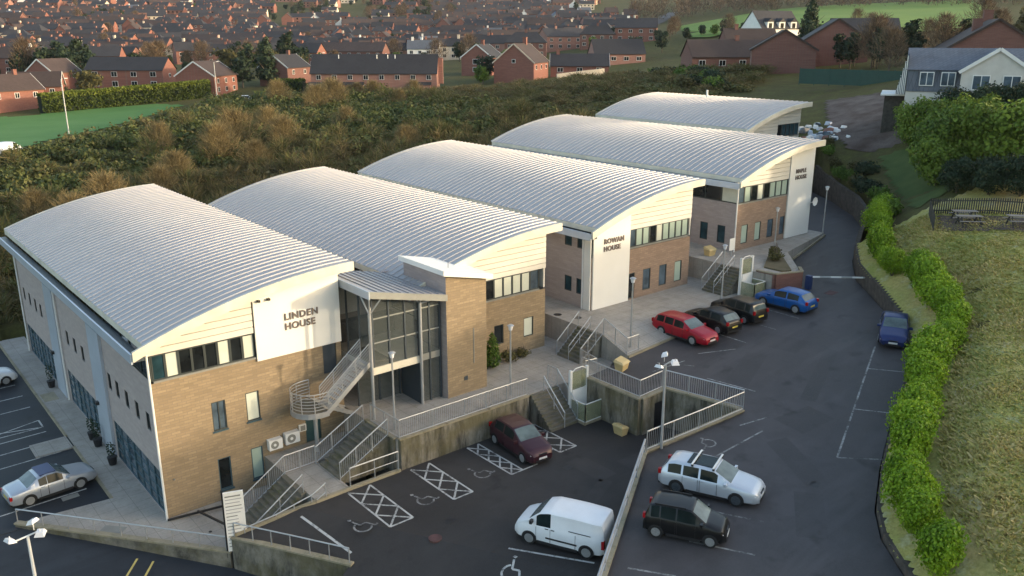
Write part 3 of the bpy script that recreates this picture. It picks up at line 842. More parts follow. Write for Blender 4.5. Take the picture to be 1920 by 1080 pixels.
railing('double handrail along the kerb beside the mossy lower steps', [(1.9, -5.45, 0.3), (3.4, -5.75, 0.6), (5.2, -6.0, 1.1), (6.0, -6.0, 1.5)], 1.0, 1.15, False, 1)
railing('handrail on the wall side of the mossy lower steps', [(2.7, -2.55, 0.0), (5.4, -2.55, 1.75), (7.2, -2.5, 1.75)], 1.05, 1.1, True)
railing('handrail up the middle of the mossy lower steps', [(2.7, -4.9, 0.0), (5.3, -4.9, 1.75)], 1.0, 1.3, False, 1)
railing('handrail on the open side of the steps up to the terrace', [(7.35, -5.0, 1.75), (10.3, -5.0, 3.35)], 1.0, 1.2, True)
railing('handrail on the building side of the steps up to the terrace', [(7.2, -2.6, 1.75), (10.2, -2.6, 3.35)], 1.0, 1.2, True)
railing('two-rail barrier beside the landing at the edge of the lower car park', [(7.4, -5.95, 1.75), (10.3, -5.95, 1.75)], 1.05, 1.2, False, 1)
railing('long barred railing along the terrace edge above the parked maroon car', [(10.45, -3.0, 3.36), (10.55, -5.75, 3.36), (14.9, -5.75, 3.36), (19.5, -5.75, 3.36)], 1.1, 1.8, True)
railing('handrail up the middle of the steps by the lift', [(20.8, -7.7, 1.6), (20.8, -5.8, 3.35)], 0.95, 1.2, False, 1)
railing('barred railing between the steps and the glass lift', [(21.95, -7.6, 1.65), (21.95, -5.75, 3.35), (21.95, -4.9, 3.35)], 1.1, 1.1, True)
railing('barred railing on the tall streaked retaining wall', [(23.5, -6.3, 3.9), (23.5, -11.1, 3.9), (25.4, -11.1, 4.0)], 1.1, 1.7, True)
railing('barred railing on the back wall of the sunken recess', [(25.5, -11.1, 4.05), (26.55, -16.0, 4.08)], 1.1, 1.7, True)
railing('barred railing on the sloping kerb of the sunken recess', [(26.4, -16.1, 4.05), (23.0, -15.75, 3.8), (19.4, -15.3, 3.55)], 1.1, 1.5, True)
railing('two-rail barrier on the long wall between the two car parks', [(19.15, -15.38, 3.55), (9.0, -21.82, 2.8), (4.5, -24.8, 2.4)], 0.75, 2.2, False, 1, 'galv', 0.045)
railing('handrail on the wall side of the steps to the upper pavement', [(25.5, -1.85, 3.35), (27.5, -1.85, 5.0)], 1.0, 1.1, True)
railing('handrail up the middle of the steps to the upper pavement', [(25.5, -3.0, 3.35), (27.5, -3.0, 5.0)], 0.95, 1.1, False, 1)
railing('barred railing on the outer side of the steps to the upper pavement', [(25.4, -4.2, 3.35), (27.5, -4.2, 5.0)], 1.1, 1.0, True)
railing('barred railing from the steps to the edge of the upper car park', [(25.4, -4.3, 3.36), (24.6, -6.5, 3.6), (23.6, -6.5, 3.7)], 1.1, 1.3, True)
railing('short barred railing on the upper pavement behind the sandy grit bin', [(27.55, -4.2, 5.0), (27.55, -6.3, 4.2), (28.6, -6.35, 4.25)], 1.1, 1.2, True)
railing('handrail on the wall side of the steps to the podium', [(40.7, -1.85, 5.0), (43.1, -1.85, 6.7)], 1.0, 1.1, True)
railing('handrail up the middle of the steps to the podium', [(40.7, -3.0, 5.0), (43.1, -3.0, 6.7)], 0.95, 1.1, False, 1)

# ------------------------------------------------------------------ office buildings
WB = 10.45
def zr(u): return 12.13 - 0.0166 * (11.2 - u) ** 2
def window(parent, axis, at, u0, u1, z0, z1, pane, frame='frame', out=-1, mull=0, name='window', dep=0.10, fw=0.06, bars=0):
    """axis 'y': window in an xz wall at y=at, facing out*y; axis 'x' likewise"""
    def bx(m, a0, a1, b0, b1, c0, c1, mi=0):
        if axis == 'y': m.box(a0, a1, min(b0, b1), max(b0, b1), c0, c1, mi)
        else: m.box(min(b0, b1), max(b0, b1), a0, a1, c0, c1, mi)
    i = at - out * dep; j = at - out * (dep - 0.07)
    m = MB()
    bx(m, u0, u0 + fw, i, j, z0, z1); bx(m, u1 - fw, u1, i, j, z0, z1)
    bx(m, u0 + fw, u1 - fw, i, j, z0, z0 + fw); bx(m, u0 + fw, u1 - fw, i, j, z1 - fw, z1)
    for k in range(mull):
        c = u0 + (u1 - u0) * (k + 1) / (mull + 1)
        bx(m, c - fw / 2, c + fw / 2, i, j, z0 + fw, z1 - fw)
    for k in range(bars):
        c = z0 + (z1 - z0) * (k + 1) / (bars + 1)
        bx(m, u0 + fw, u1 - fw, i, j - out * -0.003, c - fw / 2, c + fw / 2)
    w = m.obj(name, frame, parent)
    p = MB()
    bx(p, u0 + fw * 0.5, u1 - fw * 0.5, at - out * (dep + 0.03), at - out * (dep - 0.03), z0 + fw * 0.5, z1 - fw * 0.5)
    p.obj('pane', pane, w)
    return w
def wall(parent, axis, at, u0, u1, z0, z1, holes, mat, out=-1, dep=0.22, name='wall'):
    """wall face with real openings and reveals; holes: (ua, ub, za, zb)"""
    us = sorted({u0, u1, *[h[0] for h in holes], *[h[1] for h in holes]})
    zs = sorted({z0, z1, *[h[2] for h in holes], *[h[3] for h in holes]})
    us = [u for u in us if u0 <= u <= u1]; zs = [z for z in zs if z0 <= z <= z1]
    m = MB()
    def P(u, d, z): return (u, at - out * d, z) if axis == 'y' else (at - out * d, u, z)
    flip = (out < 0) == (axis == 'y')
    def Q(*p): m.add(p, [(0, 1, 2, 3) if flip else (3, 2, 1, 0)])
    for a, b in zip(us, us[1:]):
        for c, d in zip(zs, zs[1:]):
            mu, mz = (a + b) / 2, (c + d) / 2
            if any(h[0] < mu < h[1] and h[2] < mz < h[3] for h in holes): continue
            Q(P(a, 0, c), P(b, 0, c), P(b, 0, d), P(a, 0, d))
    for a, b, c, d in holes:
        Q(P(a, 0, c), P(a, dep, c), P(b, dep, c), P(b, 0, c)); Q(P(a, 0, d), P(b, 0, d), P(b, dep, d), P(a, dep, d))
        Q(P(a, 0, c), P(a, 0, d), P(a, dep, d), P(a, dep, c)); Q(P(b, 0, c), P(b, dep, c), P(b, dep, d), P(b, 0, d))
    return m.obj(name, mat, parent)
def text_mesh(txt, size, depth=0.03):
    cu = bpy.data.curves.new('letters', 'FONT')
    cu.body = txt
    cu.size = size
    cu.extrude = depth
    cu.offset = 0.012
    cu.space_character = 1.12
    o = bpy.data.objects.new('letters', cu)
    COL.objects.link(o)
    dg = bpy.context.evaluated_depsgraph_get()
    me = bpy.data.meshes.new_from_object(o.evaluated_get(dg))
    bpy.data.objects.remove(o)
    return me

def roof_of(t, depth, front=1.0, back=0.5, sp=0.62, gut=True):
    uf = [-0.95 + (11.93) * i / 16 for i in range(17)]
    us = [-0.38 + (11.36) * i / 16 for i in range(17)]
    rf = MB().strip(us, [zr(u) - 0.42 for u in us], [zr(u) - 0.06 for u in us], -front + 0.12, depth + back - 0.1).obj('roof', 'fascia', t)
    m = MB()
    n = len(us)
    vs = []; fs = []; mi = []
    prof = [(0.0, 0.0), (sp - 0.075, 0.0), (sp - 0.055, 0.06), (sp - 0.02, 0.06), (sp, 0.0)]
    for u in us:
        for y, h in prof: vs.append((u, y, zr(u) + h - 0.04))
    k = len(prof)
    for i in range(n - 1):
        for j in range(k - 1):
            m.add([vs[i * k + j], vs[(i + 1) * k + j], vs[(i + 1) * k + j + 1], vs[i * k + j + 1]], [(0, 1, 2, 3)], 0 if j == 0 else 1)
    me = m.mesh('roof_panel', ['roof', 'seam'])
    y = -front
    while y < depth + back - sp * 0.5:
        place('roof_panel', me, rf, (0, y, 0))
        y += sp
    # curved front fascia, thicker towards the middle like a soffit edge
    MB().strip(uf, [zr(u) - 0.50 for u in uf], [zr(u) + 0.0 for u in uf], -front - 0.06, -front + 0.1).obj('fascia', 'fascia', rf)
    MB().strip(us, [zr(u) - 0.50 for u in us], [zr(u) + 0.0 for u in us], depth + back - 0.08, depth + back + 0.06).obj('fascia', 'fascia', rf)
    if gut:
        g = MB()
        g.box(-1.02, -0.93, -front + 0.1, depth + back, 9.05, 9.55)
        gt = g.obj('gutter', 'gutter', t)
        MB().box(-0.929, -0.385, -front + 0.1, depth + back - 0.1, 9.12, 9.3).obj('gutter_trough', 'dark_steel', gt)
    return rf
def planks(t, u0, u1, z0=8.97, dz=0.36, yf=0.0):
    k = 0
    while True:
        a = z0 + k * dz
        us = [u for u in np.linspace(u0, u1, 22) if zr(u) - 0.45 > a + 0.02]
        if len(us) < 2 or a > 11.6: break
        MB().strip(us, [a] * len(us), [min(a + dz - 0.035, zr(u) - 0.45) for u in us], yf - 0.05, yf + 0.05).obj('cladding_plank', 'cream', t)
        k += 1
    us = [u for u in np.linspace(u0, u1, 22) if zr(u) - 0.46 > z0]
    MB().strip(us, [z0 - 0.02] * len(us), [zr(u) - 0.47 for u in us], yf + 0.051, yf + 0.2).obj('cladding_backing', 'seam', t)
def sign_panel(t, u0, u1, zb, words, tx, tz, size, yf=-0.12):
    us = list(np.linspace(u0, u1, 10))
    p = MB().strip(us, [zb] * 10, [zr(u) - 0.46 for u in us], yf, 0.0).obj('sign_panel', 'white', t)
    for i, w in enumerate(words):
        me = text_mesh(w, size)
        me.materials.append(M['bronze'])
        o = place('sign_letters', me, p, (tx, yf - 0.03, tz - i * 0.55))
        o.rotation_euler = (R(90), 0, 0)
        o['label'] = 'bronze letters reading ' + w
    return p
def shell(t, f, depth, mat='block_grey', wb=WB):
    """back and right walls and a dark core so that nothing shows through"""
    wall(t, 'x', wb, 0, depth, f, 7.6, [], mat, 1, name='wall')
    MB().box(wb - 0.15, wb - 0.02, 0.02, depth, 7.6, zr(wb) - 0.42).obj('upper_wall', 'cream', t)
    wall(t, 'y', depth, 0, wb, f, 9.0, [], mat, 1, name='wall')
    us = list(np.linspace(0.0, wb, 10))
    MB().strip(us, [9.0] * 10, [zr(u) - 0.43 for u in us], depth - 0.15, depth - 0.01).obj('upper_wall', 'cream', t)
    MB().box(0.35, wb - 0.35, 0.4, depth - 0.35, f, 8.9).obj('inner_core', 'black', t)
def eave_strip(t, depth, u=0.0, panes='glass', n=None, z0=7.62, z1=9.02):
    n = n or int(depth / 1.6)
    w = depth / n
    for i in range(n):
        window(t, 'x', u, i * w + 0.002, (i + 1) * w - 0.002, z0, z1, panes if not isinstance(panes, list) else panes[i % len(panes)], 'frame', -1)
def strip_windows(t, u0, u1, panes, z0=7.6, z1=8.93):
    n = len(panes)
    w = (u1 - u0) / n
    for i, p in enumerate(panes):
        window(t, 'y', 0.0, u0 + i * w + 0.002, u0 + (i + 1) * w - 0.002, z0, z1, p, 'frame', -1)
    MB().box(u0, u1, -0.06, 0.12, z0 - 0.1, z0 - 0.002).obj('sill', 'sill', t)
def downpipe(t, x, y, z0, z1):
    MB().cyl((x, y, z0), (x, y, z1), 0.06, n=8).obj('downpipe', 'white_frame', t)

# first building (LINDEN HOUSE)
D = 32.0
lin = thing('office_building', 'curved-roof office building nearest the camera with LINDEN HOUSE on its white panel', 'office building', (0, 0, 0), 0, 'row of arched-roof office buildings')
hol = [(2.8, 3.55, 4.05, 5.68), (4.65, 5.4, 4.05, 5.7), (2.83, 3.53, 0.58, 2.42), (4.67, 5.34, 0.58, 2.44)]
wall(lin, 'y', 0, 0, WB, 0, 7.5, hol + [(7.95, 8.9, 1.75, 3.9), (9.3, 10.15, 5.6, 7.45)], 'block')
for (a, b, c, d), p in zip(hol, ('glass_blue', 'blind', 'glass', 'blind_green')):
    window(lin, 'y', 0, a, b, c, d, p, 'frame' if c > 3 else 'frame_teal', -1, 1 if p == 'glass_blue' else 0)
    MB().box(a - 0.05, b + 0.05, -0.05, 0.15, c - 0.09, c - 0.002).obj('sill', 'frame_teal', lin)
MB().box(7.96, 8.89, 0.08, 0.14, 1.75, 3.89).obj('door', 'green_door', lin)
MB().box(9.31, 10.14, 0.08, 0.14, 5.6, 7.44).obj('door', 'dark_steel', lin)
strip_windows(lin, 0.12, 5.42, ['glass_teal', 'blind', 'glass', 'glass', 'glass', 'blind', 'glass', 'blind'])
planks(lin, -0.2, 5.40)
sign_panel(lin, 5.46, 10.45, 7.36, ['LINDEN', 'HOUSE'], 7.12, 9.32, 0.52)
for x in (5.75, 6.3): MB().box(x - 0.07, x + 0.07, -0.3, -0.121, 10.62, 10.74).obj('flood_lamp', 'black', lin)
glz = [(0.45, 8.55, 0.05, 2.5), (12.1, 19.2, 0.05, 2.4), (23.2, 31.6, 0.05, 2.4)]
sw = [(y - 0.32, y + 0.32, 4.5, 5.5) for y in (1.35, 3.15, 4.95, 6.7, 8.2, 13.95, 15.85, 17.7, 25.2, 26.9, 28.8, 30.7)]
wall(lin, 'x', 0, 0, D, 0, 7.6, glz + sw, 'block_grey')
for a, b, c, d in sw: window(lin, 'x', 0, a, b, c, d, 'glass', 'frame')
for a, b, c, d in glz:
    k = max(3, round((b - a) / 1.1))
    for i in range(k):
        u0, u1 = a + (b - a) * i / k, a + (b - a) * (i + 1) / k
        window(lin, 'x', 0, u0 + 0.002, u1 - 0.002, c, d, 'glass_blue' if i % 3 else 'glass_teal', 'frame_teal', -1, 0, 'glazed_screen', 0.1, 0.07, 3)
for y0, y1 in ((8.9, 11.4), (20.0, 22.4)):
    MB().box(-0.16, -0.002, y0, y1, 0.02, 7.75).obj('white_pier', 'gutter', lin)
    MB().box(-0.34, -0.161, (y0 + y1) / 2 + 0.6, (y0 + y1) / 2 + 0.9, 2.7, 2.9).obj('wall_lamp', 'black', lin)
for y in (19.6, 31.9): downpipe(lin, -0.1, y, 0, 8.0)
eave_strip(lin, D)
shell(lin, 0, D)
roof_of(lin, D, 1.0, 0.15)
D = 31.4
downpipe(lin, -0.09, -0.09, 0, 9.2)
for x in (1.2, 3.2): MB().cyl((x - 0.7, -0.03, 2.05 if x < 2 else -0.5), (x - 0.65, -0.03, 2.1 if x < 2 else -0.45), 0.05, n=6).obj('vent_pipe', 'sill', lin)

# second building, with the entrance between it and the first
b2 = thing('office_building', 'curved-roof office building behind the brick tower, second from the camera', 'office building', (15.6, 0, 0), 0, 'row of arched-roof office buildings')
h2 = [(8.55, 9.4, 4.4, 5.75), (6.0, 6.8, 4.4, 5.75), (4.2, 5.0, 4.4, 5.75)]
wall(b2, 'y', 0, 0, WB, 3.0, 7.5, h2, 'block')
for (a, b, c, d), p in zip(h2, ('blind', 'glass', 'glass_blue')): window(b2, 'y', 0, a, b, c, d, p, 'frame')
strip_windows(b2, 4.5, 9.9, ['blind', 'glass', 'blind', 'blind', 'blind', 'blind', 'glass_blue'])
MB().box(0, 4.5, 0, 0.2, 7.5, 8.94).obj('front_panel', 'cream', b2)
planks(b2, 0.0, WB)
wall(b2, 'x', 0, 0, D, 3.0, 7.6, [], 'block_grey')
eave_strip(b2, D)
shell(b2, 3.0, D)
roof_of(b2, D, 1.0, 0.2)

# third building (ROWAN HOUSE)
b3 = thing('office_building', 'curved-roof office building with ROWAN HOUSE on a tall white corner panel, third in the row', 'office building', (30.4, 0, 1.38), 0, 'row of arched-roof office buildings')
f3 = 3.6
h3 = [(5.55, 6.4, 4.07, 5.72), (7.4, 8.25, 4.07, 5.72), (9.2, 10.05, 4.07, 5.72), (3.95, 4.65, 3.7, 5.65)]
wall(b3, 'y', 0, 0, WB + 0.45, f3, 7.5, h3, 'block_pink')
for (a, b, c, d), p in zip(h3, ('glass_blue', 'glass_blue', 'blind_green', 'glass')): window(b3, 'y', 0, a, b, c, d, p, 'frame')
strip_windows(b3, 3.9, 10.6, ['glass_blue', 'blind_green', 'blind_green', 'glass', 'blind', 'blind_green', 'blind_green', 'blind_green', 'blind_green'], 7.65, 8.98)
planks(b3, 3.9, WB + 0.4, 9.0)
sign_panel(b3, 0.12, 3.86, f3 + 0.03, ['ROWAN', 'HOUSE'], 1.1, 8.38, 0.50)
hs = [(0.75, 1.45, 8.0, 9.02), (2.0, 2.75, 8.0, 9.02), (0.75, 1.45, 4.6, 5.75), (1.95, 2.7, 4.6, 5.75), (5.0, 5.7, 4.6, 5.75)]
wall(b3, 'x', 0, 0, D, f3, 9.2, hs, 'block_grey')
for a, b, c, d in hs: window(b3, 'x', 0, a, b, c, d, 'glass_teal', 'frame')
MB().box(-0.08, -0.002, 0.0, 0.66, f3, 9.15).obj('white_pier', 'white', b3)
downpipe(b3, -0.1, 0.75, f3, 9.2)
shell(b3, f3, D, wb=WB + 0.45)
roof_of(b3, D, 1.0, 0.2)

# fourth building (MAPLE HOUSE)
b4 = thing('office_building', 'curved-roof office building with MAPLE HOUSE on its right-hand white panel, fourth in the row', 'office building', (46.95, 0, 3.1), 0, 'row of arched-roof office buildings')
f4 = 3.6
h4 = [(1.05, 1.95, 4.1, 5.7), (2.95, 3.8, 4.1, 5.7), (4.75, 5.6, 4.1, 5.7), (6.6, 7.3, 4.1, 5.7)]
wall(b4, 'y', 0, 0.2, WB + 0.6, f4, 7.5, h4, 'block_pink')
for (a, b, c, d), p in zip(h4, ('blind_green', 'blind_green', 'glass_blue', 'glass_blue')): window(b4, 'y', 0, a, b, c, d, p, 'frame')
strip_windows(b4, 0.3, 7.35, ['glass_blue', 'blind_green', 'glass', 'blind', 'glass', 'blind_green', 'blind_green', 'blind_green'])
planks(b4, 0.0, 7.35)
sign_panel(b4, 7.4, WB + 0.6, f4 + 0.05, ['MAPLE', 'HOUSE'], 8.2, 9.35, 0.50)
dish = MB()
for i in range(8):
    a0, a1 = 2 * math.pi * i / 8, 2 * math.pi * (i + 1) / 8
    dish.add([(0, 0.12, 0), (0.42 * math.cos(a0), 0, 0.42 * math.sin(a0)), (0.42 * math.cos(a1), 0, 0.42 * math.sin(a1))], [(0, 1, 2)])
dish.cyl((0, 0.1, 0), (0, 0.5, -0.2), 0.03, n=5)
o = dish.obj('satellite_dish', 'white', b4); o.location = (11.0, -0.6, 6.6)
h4s = [(1.0, 1.8, 4.1, 5.6), (2.8, 3.6, 4.1, 5.6), (4.6, 5.4, 4.1, 5.6)]
wall(b4, 'x', 0.2, 0, D, f4, 7.6, h4s, 'block_grey')
for a, b, c, d in h4s: window(b4, 'x', 0.2, a, b, c, d, 'glass_teal', 'frame')
eave_strip(b4, D, 0.2, ['blind', 'glass', 'glass', 'blind', 'glass'])
shell(b4, f4, D, wb=WB + 0.6)
roof_of(b4, D, 1.0, 0.2)
downpipe(b4, 0.08, -0.1, f4, 9.0)

# fifth building, set back
b5 = thing('office_building', 'farthest curved-roof office building, set back beside the dirt track', 'office building', (65.5, 12.9, 4.75), 0, 'row of arched-roof office buildings')
wall(b5, 'y', 0, 0, WB, 3.3, 8.45, [], 'cream')
strip_windows(b5, 6.2, 10.3, ['glass', 'glass_teal', 'glass_teal', 'glass_teal', 'glass_teal'], 8.5, 9.8)
MB().box(0, 6.15, 0, 0.2, 8.45, 9.0).obj('front_panel', 'white', b5)
planks(b5, 0.0, 6.15)
planks(b5, 6.2, WB, 9.85)
wall(b5, 'x', 0, 0, 21, 3.3, 9.1, [], 'block_grey')
shell(b5, 3.3, 21)
roof_of(b5, 21, 1.0, 0.5)
MB().cyl((9, 12, 12.0), (9, 12, 12.9), 0.12, n=8).obj('roof_vent', 'white', b5)
# ------------------------------------------------------------------ brick tower and glazed entrance
tw = thing('brick_tower', 'tan brick stair tower with a sloping white cap beside the glazed entrance', 'tower', (15.65, -3.1, 3.35))
w, dp = 2.9, 4.4
def zt(x): return 7.55 - 0.22 * x
for nm, pts in (('front_wall', [(0, 0), (w, 0)]), ('right_wall', [(w, 0), (w, dp)]), ('back_wall', [(w, dp), (0, dp)]), ('left_wall', [(0, dp), (0, 0)])):
    (xa, ya), (xb, yb) = pts
    MB().add([(xa, ya, -0.1), (xb, yb, -0.1), (xb, yb, zt(xb)), (xa, ya, zt(xa))], [(0, 1, 2, 3)]).obj(nm, 'block' if nm in ('front_wall', 'right_wall') else 'block_grey', tw)
cp = MB()
cp.add([(-0.35, -0.32, zt(-0.35) + 0.03), (w + 0.3, -0.32, zt(w + 0.3) + 0.03), (w + 0.3, dp, zt(w + 0.3) + 0.03), (-0.35, dp, zt(-0.35) + 0.03),
        (-0.35, -0.32, zt(-0.35) + 0.33), (w + 0.3, -0.32, zt(w + 0.3) + 0.33), (w + 0.3, dp, zt(w + 0.3) + 0.33), (-0.35, dp, zt(-0.35) + 0.33)],
       [(0, 3, 2, 1), (4, 5, 6, 7), (0, 1, 5, 4), (1, 2, 6, 5), (2, 3, 7, 6), (3, 0, 4, 7)])
cp.obj('sloping_cap', 'white', tw)
MB().cyl((0.9, 1.0, 7.4), (0.9, 1.0, 8.1), 0.02, n=5).obj('aerial', 'dark_steel', tw)
MB().box(1.2, 1.45, -0.03, 0.0, 0.85, 1.1).obj('wall_plate', 'dark_steel', tw)
MB().box(1.9, 1.96, -0.03, 0.0, 1.8, 4.0).obj('wall_conduit', 'sill', tw)

en = thing('glazed_entrance', 'glazed entrance with tilted metal canopy between the first building and the brick tower', 'entrance', (10.5, 0, 3.35))
def cz(x): return 7.62 - 0.225 * x     # canopy top, local
ca = MB()
for z0, z1, x0, x1, y0, y1 in ((-0.32, -0.02, 0.1, 5.12, -3.25, 3.0),):
    ca.add([(x0, y0, cz(x0) + z0), (x1, y0, cz(x1) + z0), (x1, y1, cz(x1) + z0), (x0, y1, cz(x0) + z0), (x0, y0, cz(x0) + z1), (x1, y0, cz(x1) + z1), (x1, y1, cz(x1) + z1), (x0, y1, cz(x0) + z1)],
           [(0, 3, 2, 1), (4, 5, 6, 7), (0, 1, 5, 4), (1, 2, 6, 5), (2, 3, 7, 6), (3, 0, 4, 7)])
can = ca.obj('canopy', 'dark_steel', en)
for i in range(10):
    x0, x1 = 0.12 + i * 0.5, 0.12 + i * 0.5 + 0.47
    y0, y1 = -3.2, 2.98
    m = MB().add([(x0, y0, cz(x0)), (x1, y0, cz(x1)), (x1, y1, cz(x1)), (x0, y1, cz(x0)), (x1, y0, cz(x1) + 0.06), (x1, y1, cz(x1) + 0.06), (x1 + 0.03, y0, cz(x1)), (x1 + 0.03, y1, cz(x1))], [(0, 1, 2, 3), (1, 4, 5, 2), (4, 6, 7, 5)])
    m.obj('canopy_sheet', 'roof', can)
MB().add([(0.1, -3.30, cz(0.1) - 0.36), (5.12, -3.30, cz(5.12) - 0.36), (5.12, -3.30, cz(5.12) + 0.02), (0.1, -3.30, cz(0.1) + 0.02), (0.1, -3.25, cz(0.1) - 0.36), (5.12, -3.25, cz(5.12) - 0.36), (5.12, -3.25, cz(5.12) + 0.02), (0.1, -3.25, cz(0.1) + 0.02)],
         [(0, 1, 2, 3), (7, 6, 5, 4), (0, 4, 5, 1), (3, 2, 6, 7), (0, 3, 7, 4), (1, 5, 6, 2)]).obj('front_fascia', 'grey_steel', can)
MB().box(0.03, 0.1, -3.3, 1.5, cz(0.1) - 0.42, cz(0.1) + 0.02).obj('side_fascia', 'gutter', can)
# upper floor: slab, curtain wall of posts and panes
MB().box(0.55, 5.1, -2.5, 2.8, 2.62, 2.95).obj('floor_slab', 'fascia', en)
MB().box(0.5, 3.6, -2.62, -2.5, 2.55, 2.98).obj('slab_edge', 'fascia', en)
MB().box(0.3, 5.1, 2.8, 2.95, 0, cz(3) - 0.3).obj('back_wall', 'block_grey', en)
MB().box(1.0, 4.9, 2.2, 2.78, 2.96, 4.2).obj('reception_desk', 'black', en)
MB().box(0.55, 2.6, 2.6, 2.79, 4.6, 6.2).obj('inner_panel', 'white_render', en)
px = [0.58, 1.62, 2.66, 3.58, 4.3, 5.02]
for i, x in enumerate(px):
    MB().box(x - 0.05, x + 0.05, -2.6, -2.48, (0.0 if i >= 3 else 2.98), cz(x) - 0.34).obj('mullion', 'dark_steel', en)
for a, b in zip(px, px[1:]):
    low = 2.98 if b <= 3.6 else 0.05
    MB().box(a + 0.05, b - 0.05, -2.55, -2.53, low, cz((a + b) / 2) - 0.4).obj('glass_pane', 'clear', en)
    MB().box(a + 0.05, b - 0.05, -2.58, -2.5, 4.35, 4.42).obj('transom', 'grey_steel', en)
    MB().box(a + 0.05, b - 0.05, -2.58, -2.5, 5.75, 5.82).obj('transom', 'grey_steel', en)
MB().box(3.63, 5.0, -2.58, -2.5, 2.6, 3.0).obj('spandrel', 'grey_steel', en)
for y in (-2.5, -1.2, 0.2, 1.6):
    MB().box(0.50, 0.58, y - 0.05, y + 0.05, 2.98, cz(0.5) - 0.34).obj('mullion', 'dark_steel', en)
for y0, y1 in ((-2.45, -1.25), (-1.15, 0.15), (0.25, 1.55)):
    MB().box(0.53, 0.55, y0, y1, 2.98, cz(0.5) - 0.4).obj('glass_pane', 'clear', en)
# lower entrance recess and columns
for x in (0.6, 2.0, 3.4):
    MB().box(x - 0.05, x + 0.05, -0.65, -0.55, 0, 2.62).obj('door_post', 'dark_steel', en)
for a, b in ((0.65, 1.95), (2.05, 3.35)):
    MB().box(a, b, -0.61, -0.59, 0.02, 2.6).obj('door_pane', 'clear', en)
MB().box(3.53, 3.63, -2.5, -0.6, 0, 2.6).obj('side_screen', 'dark_steel', en)
for x, y in ((0.32, -2.75), (3.58, -2.75)):
    MB().cyl((x, y, 0), (x, y, 6.2), 0.09, n=10).obj('column', 'galv', en)
    for dx, dy in ((-0.2, -0.4), (0.55, -0.4), (-0.2, 0.6), (0.55, 0.6)):
        MB().cyl((x, y, 6.15), (x + dx, y + dy, cz(x + dx) - 0.33), 0.045, n=6).obj('branch_strut', 'galv', en)

# ------------------------------------------------------------------ external escape stair with rounded landing
es = thing('escape_stair', 'galvanised escape stair with rounded landing against the first building', 'stair', (7.9, -1.3, 1.75))
zl, zt2 = 2.75, 4.9    # landing and top heights, local
arc = [(-1.15 * math.sin(a) - 0.1, -1.15 * math.cos(a)) for a in np.linspace(0, math.pi, 11)]
poly = [(0.35, -1.15)] + arc + [(0.35, 1.15)]
MB().prism(poly[::-1], zl - 0.12, zl).obj('landing', 'step', es)
edge = MB()
for (xa, ya), (xb, yb) in zip(poly, poly[1:]): edge.bar((xa, ya, zl - 0.12), (xb, yb, zl - 0.12), 0.05, 0.3)
edge.obj('landing_edge', 'galv', es)
MB().cyl((0.05, 0.0, 0), (0.05, 0.0, zl), 0.11, n=12).obj('column', 'galv', es)
tr = MB().box(0, 0.27, -1.1, -0.15, -0.05, 0.0).mesh('tread', 'galv')
for i in range(11): place('tread', tr, es, (0.35 + i * 0.24, 0, zl + (i + 1) * 0.19))
for y in (-1.15, -0.12): MB().bar((0.3, y, zl - 0.05), (3.0, y, zt2 - 0.05), 0.06, 0.26).obj('stringer', 'galv', es)
MB().box(2.95, 4.2, -1.15, 1.25, zt2 - 0.1, zt2).obj('top_landing', 'step', es)
tr2 = MB().box(0, 0.27, 0.1, 1.0, -0.05, 0.0).mesh('tread', 'galv')
for i in range(7): place('tread', tr2, es, (0.35 + i * 0.28, 0, zl - (i + 1) * 0.155))
for y in (0.08, 1.02): MB().bar((0.3, y, zl - 0.05), (2.4, y, 1.62), 0.06, 0.22).obj('stringer', 'galv', es)
rp = [(x * 0.98, y * 0.98, zl) for x, y in poly]
for h in (0.2, 0.38, 0.56, 0.74, 0.92, 1.1):
    MB().tube([(x, y, z + h) for x, y, z in rp], 0.02 if h < 1.1 else 0.032, 5).obj('curved_rail', 'galv', es)
    for y in (-1.13, -0.14): MB().cyl((0.35, y, zl + h), (3.0, y, zt2 + h), 0.02 if h < 1.1 else 0.032, n=5).obj('sloping_rail', 'galv', es)
for x, y, z in rp[::2]: MB().cyl((x, y, z), (x, y, z + 1.1), 0.025, n=5).obj('rail_post', 'galv', es)
for k in range(4):
    for y in (-1.13, -0.14): MB().cyl((0.35 + k * 0.88, y, zl + k * 0.71), (0.35 + k * 0.88, y, zl + k * 0.71 + 1.1), 0.025, n=5).obj('rail_post', 'galv', es)

# ------------------------------------------------------------------ air conditioners, boxes, sign board
def aircon(label, x, z, s):
    t = thing('air_conditioner', label, 'air conditioner', (x, -0.02, z))
    MB().box(-0.42 * s, 0.42 * s, -0.34, 0, -0.32 * s, 0.32 * s).obj('casing', 'white_frame', t)
    m = MB()
    m.cyl((-0.08 * s, -0.345, 0), (-0.08 * s, -0.36, 0), 0.25 * s, n=16)
    f = m.obj('fan_grille', 'sill', t)
    MB().cyl((-0.08 * s, -0.36, 0), (-0.08 * s, -0.375, 0), 0.09 * s, n=10).obj('fan_hub', 'white_frame', f)
    MB().box(-0.35, -0.3, -0.3, 0, -0.4 * s, -0.321 * s).obj('bracket', 'sill', t); MB().box(0.3, 0.35, -0.3, 0, -0.4 * s, -0.321 * s).obj('bracket', 'sill', t)
aircon('left-hand white air conditioner on the brick wall above the green blind', 5.98, 2.42, 0.92)
aircon('right-hand white air conditioner on the brick wall, slightly larger', 6.98, 2.5, 1.0)
t = thing('meter_box', 'small white box on the brick wall right of the air conditioners', 'box', (7.72, 0, 2.8))
MB().box(-0.2, 0.2, -0.14, 0, -0.2, 0.2).obj('box_body', 'white_frame', t); MB().box(-0.15, 0.15, -0.15, -0.141, -0.15, 0.15).obj('box_door', 'sill', t)
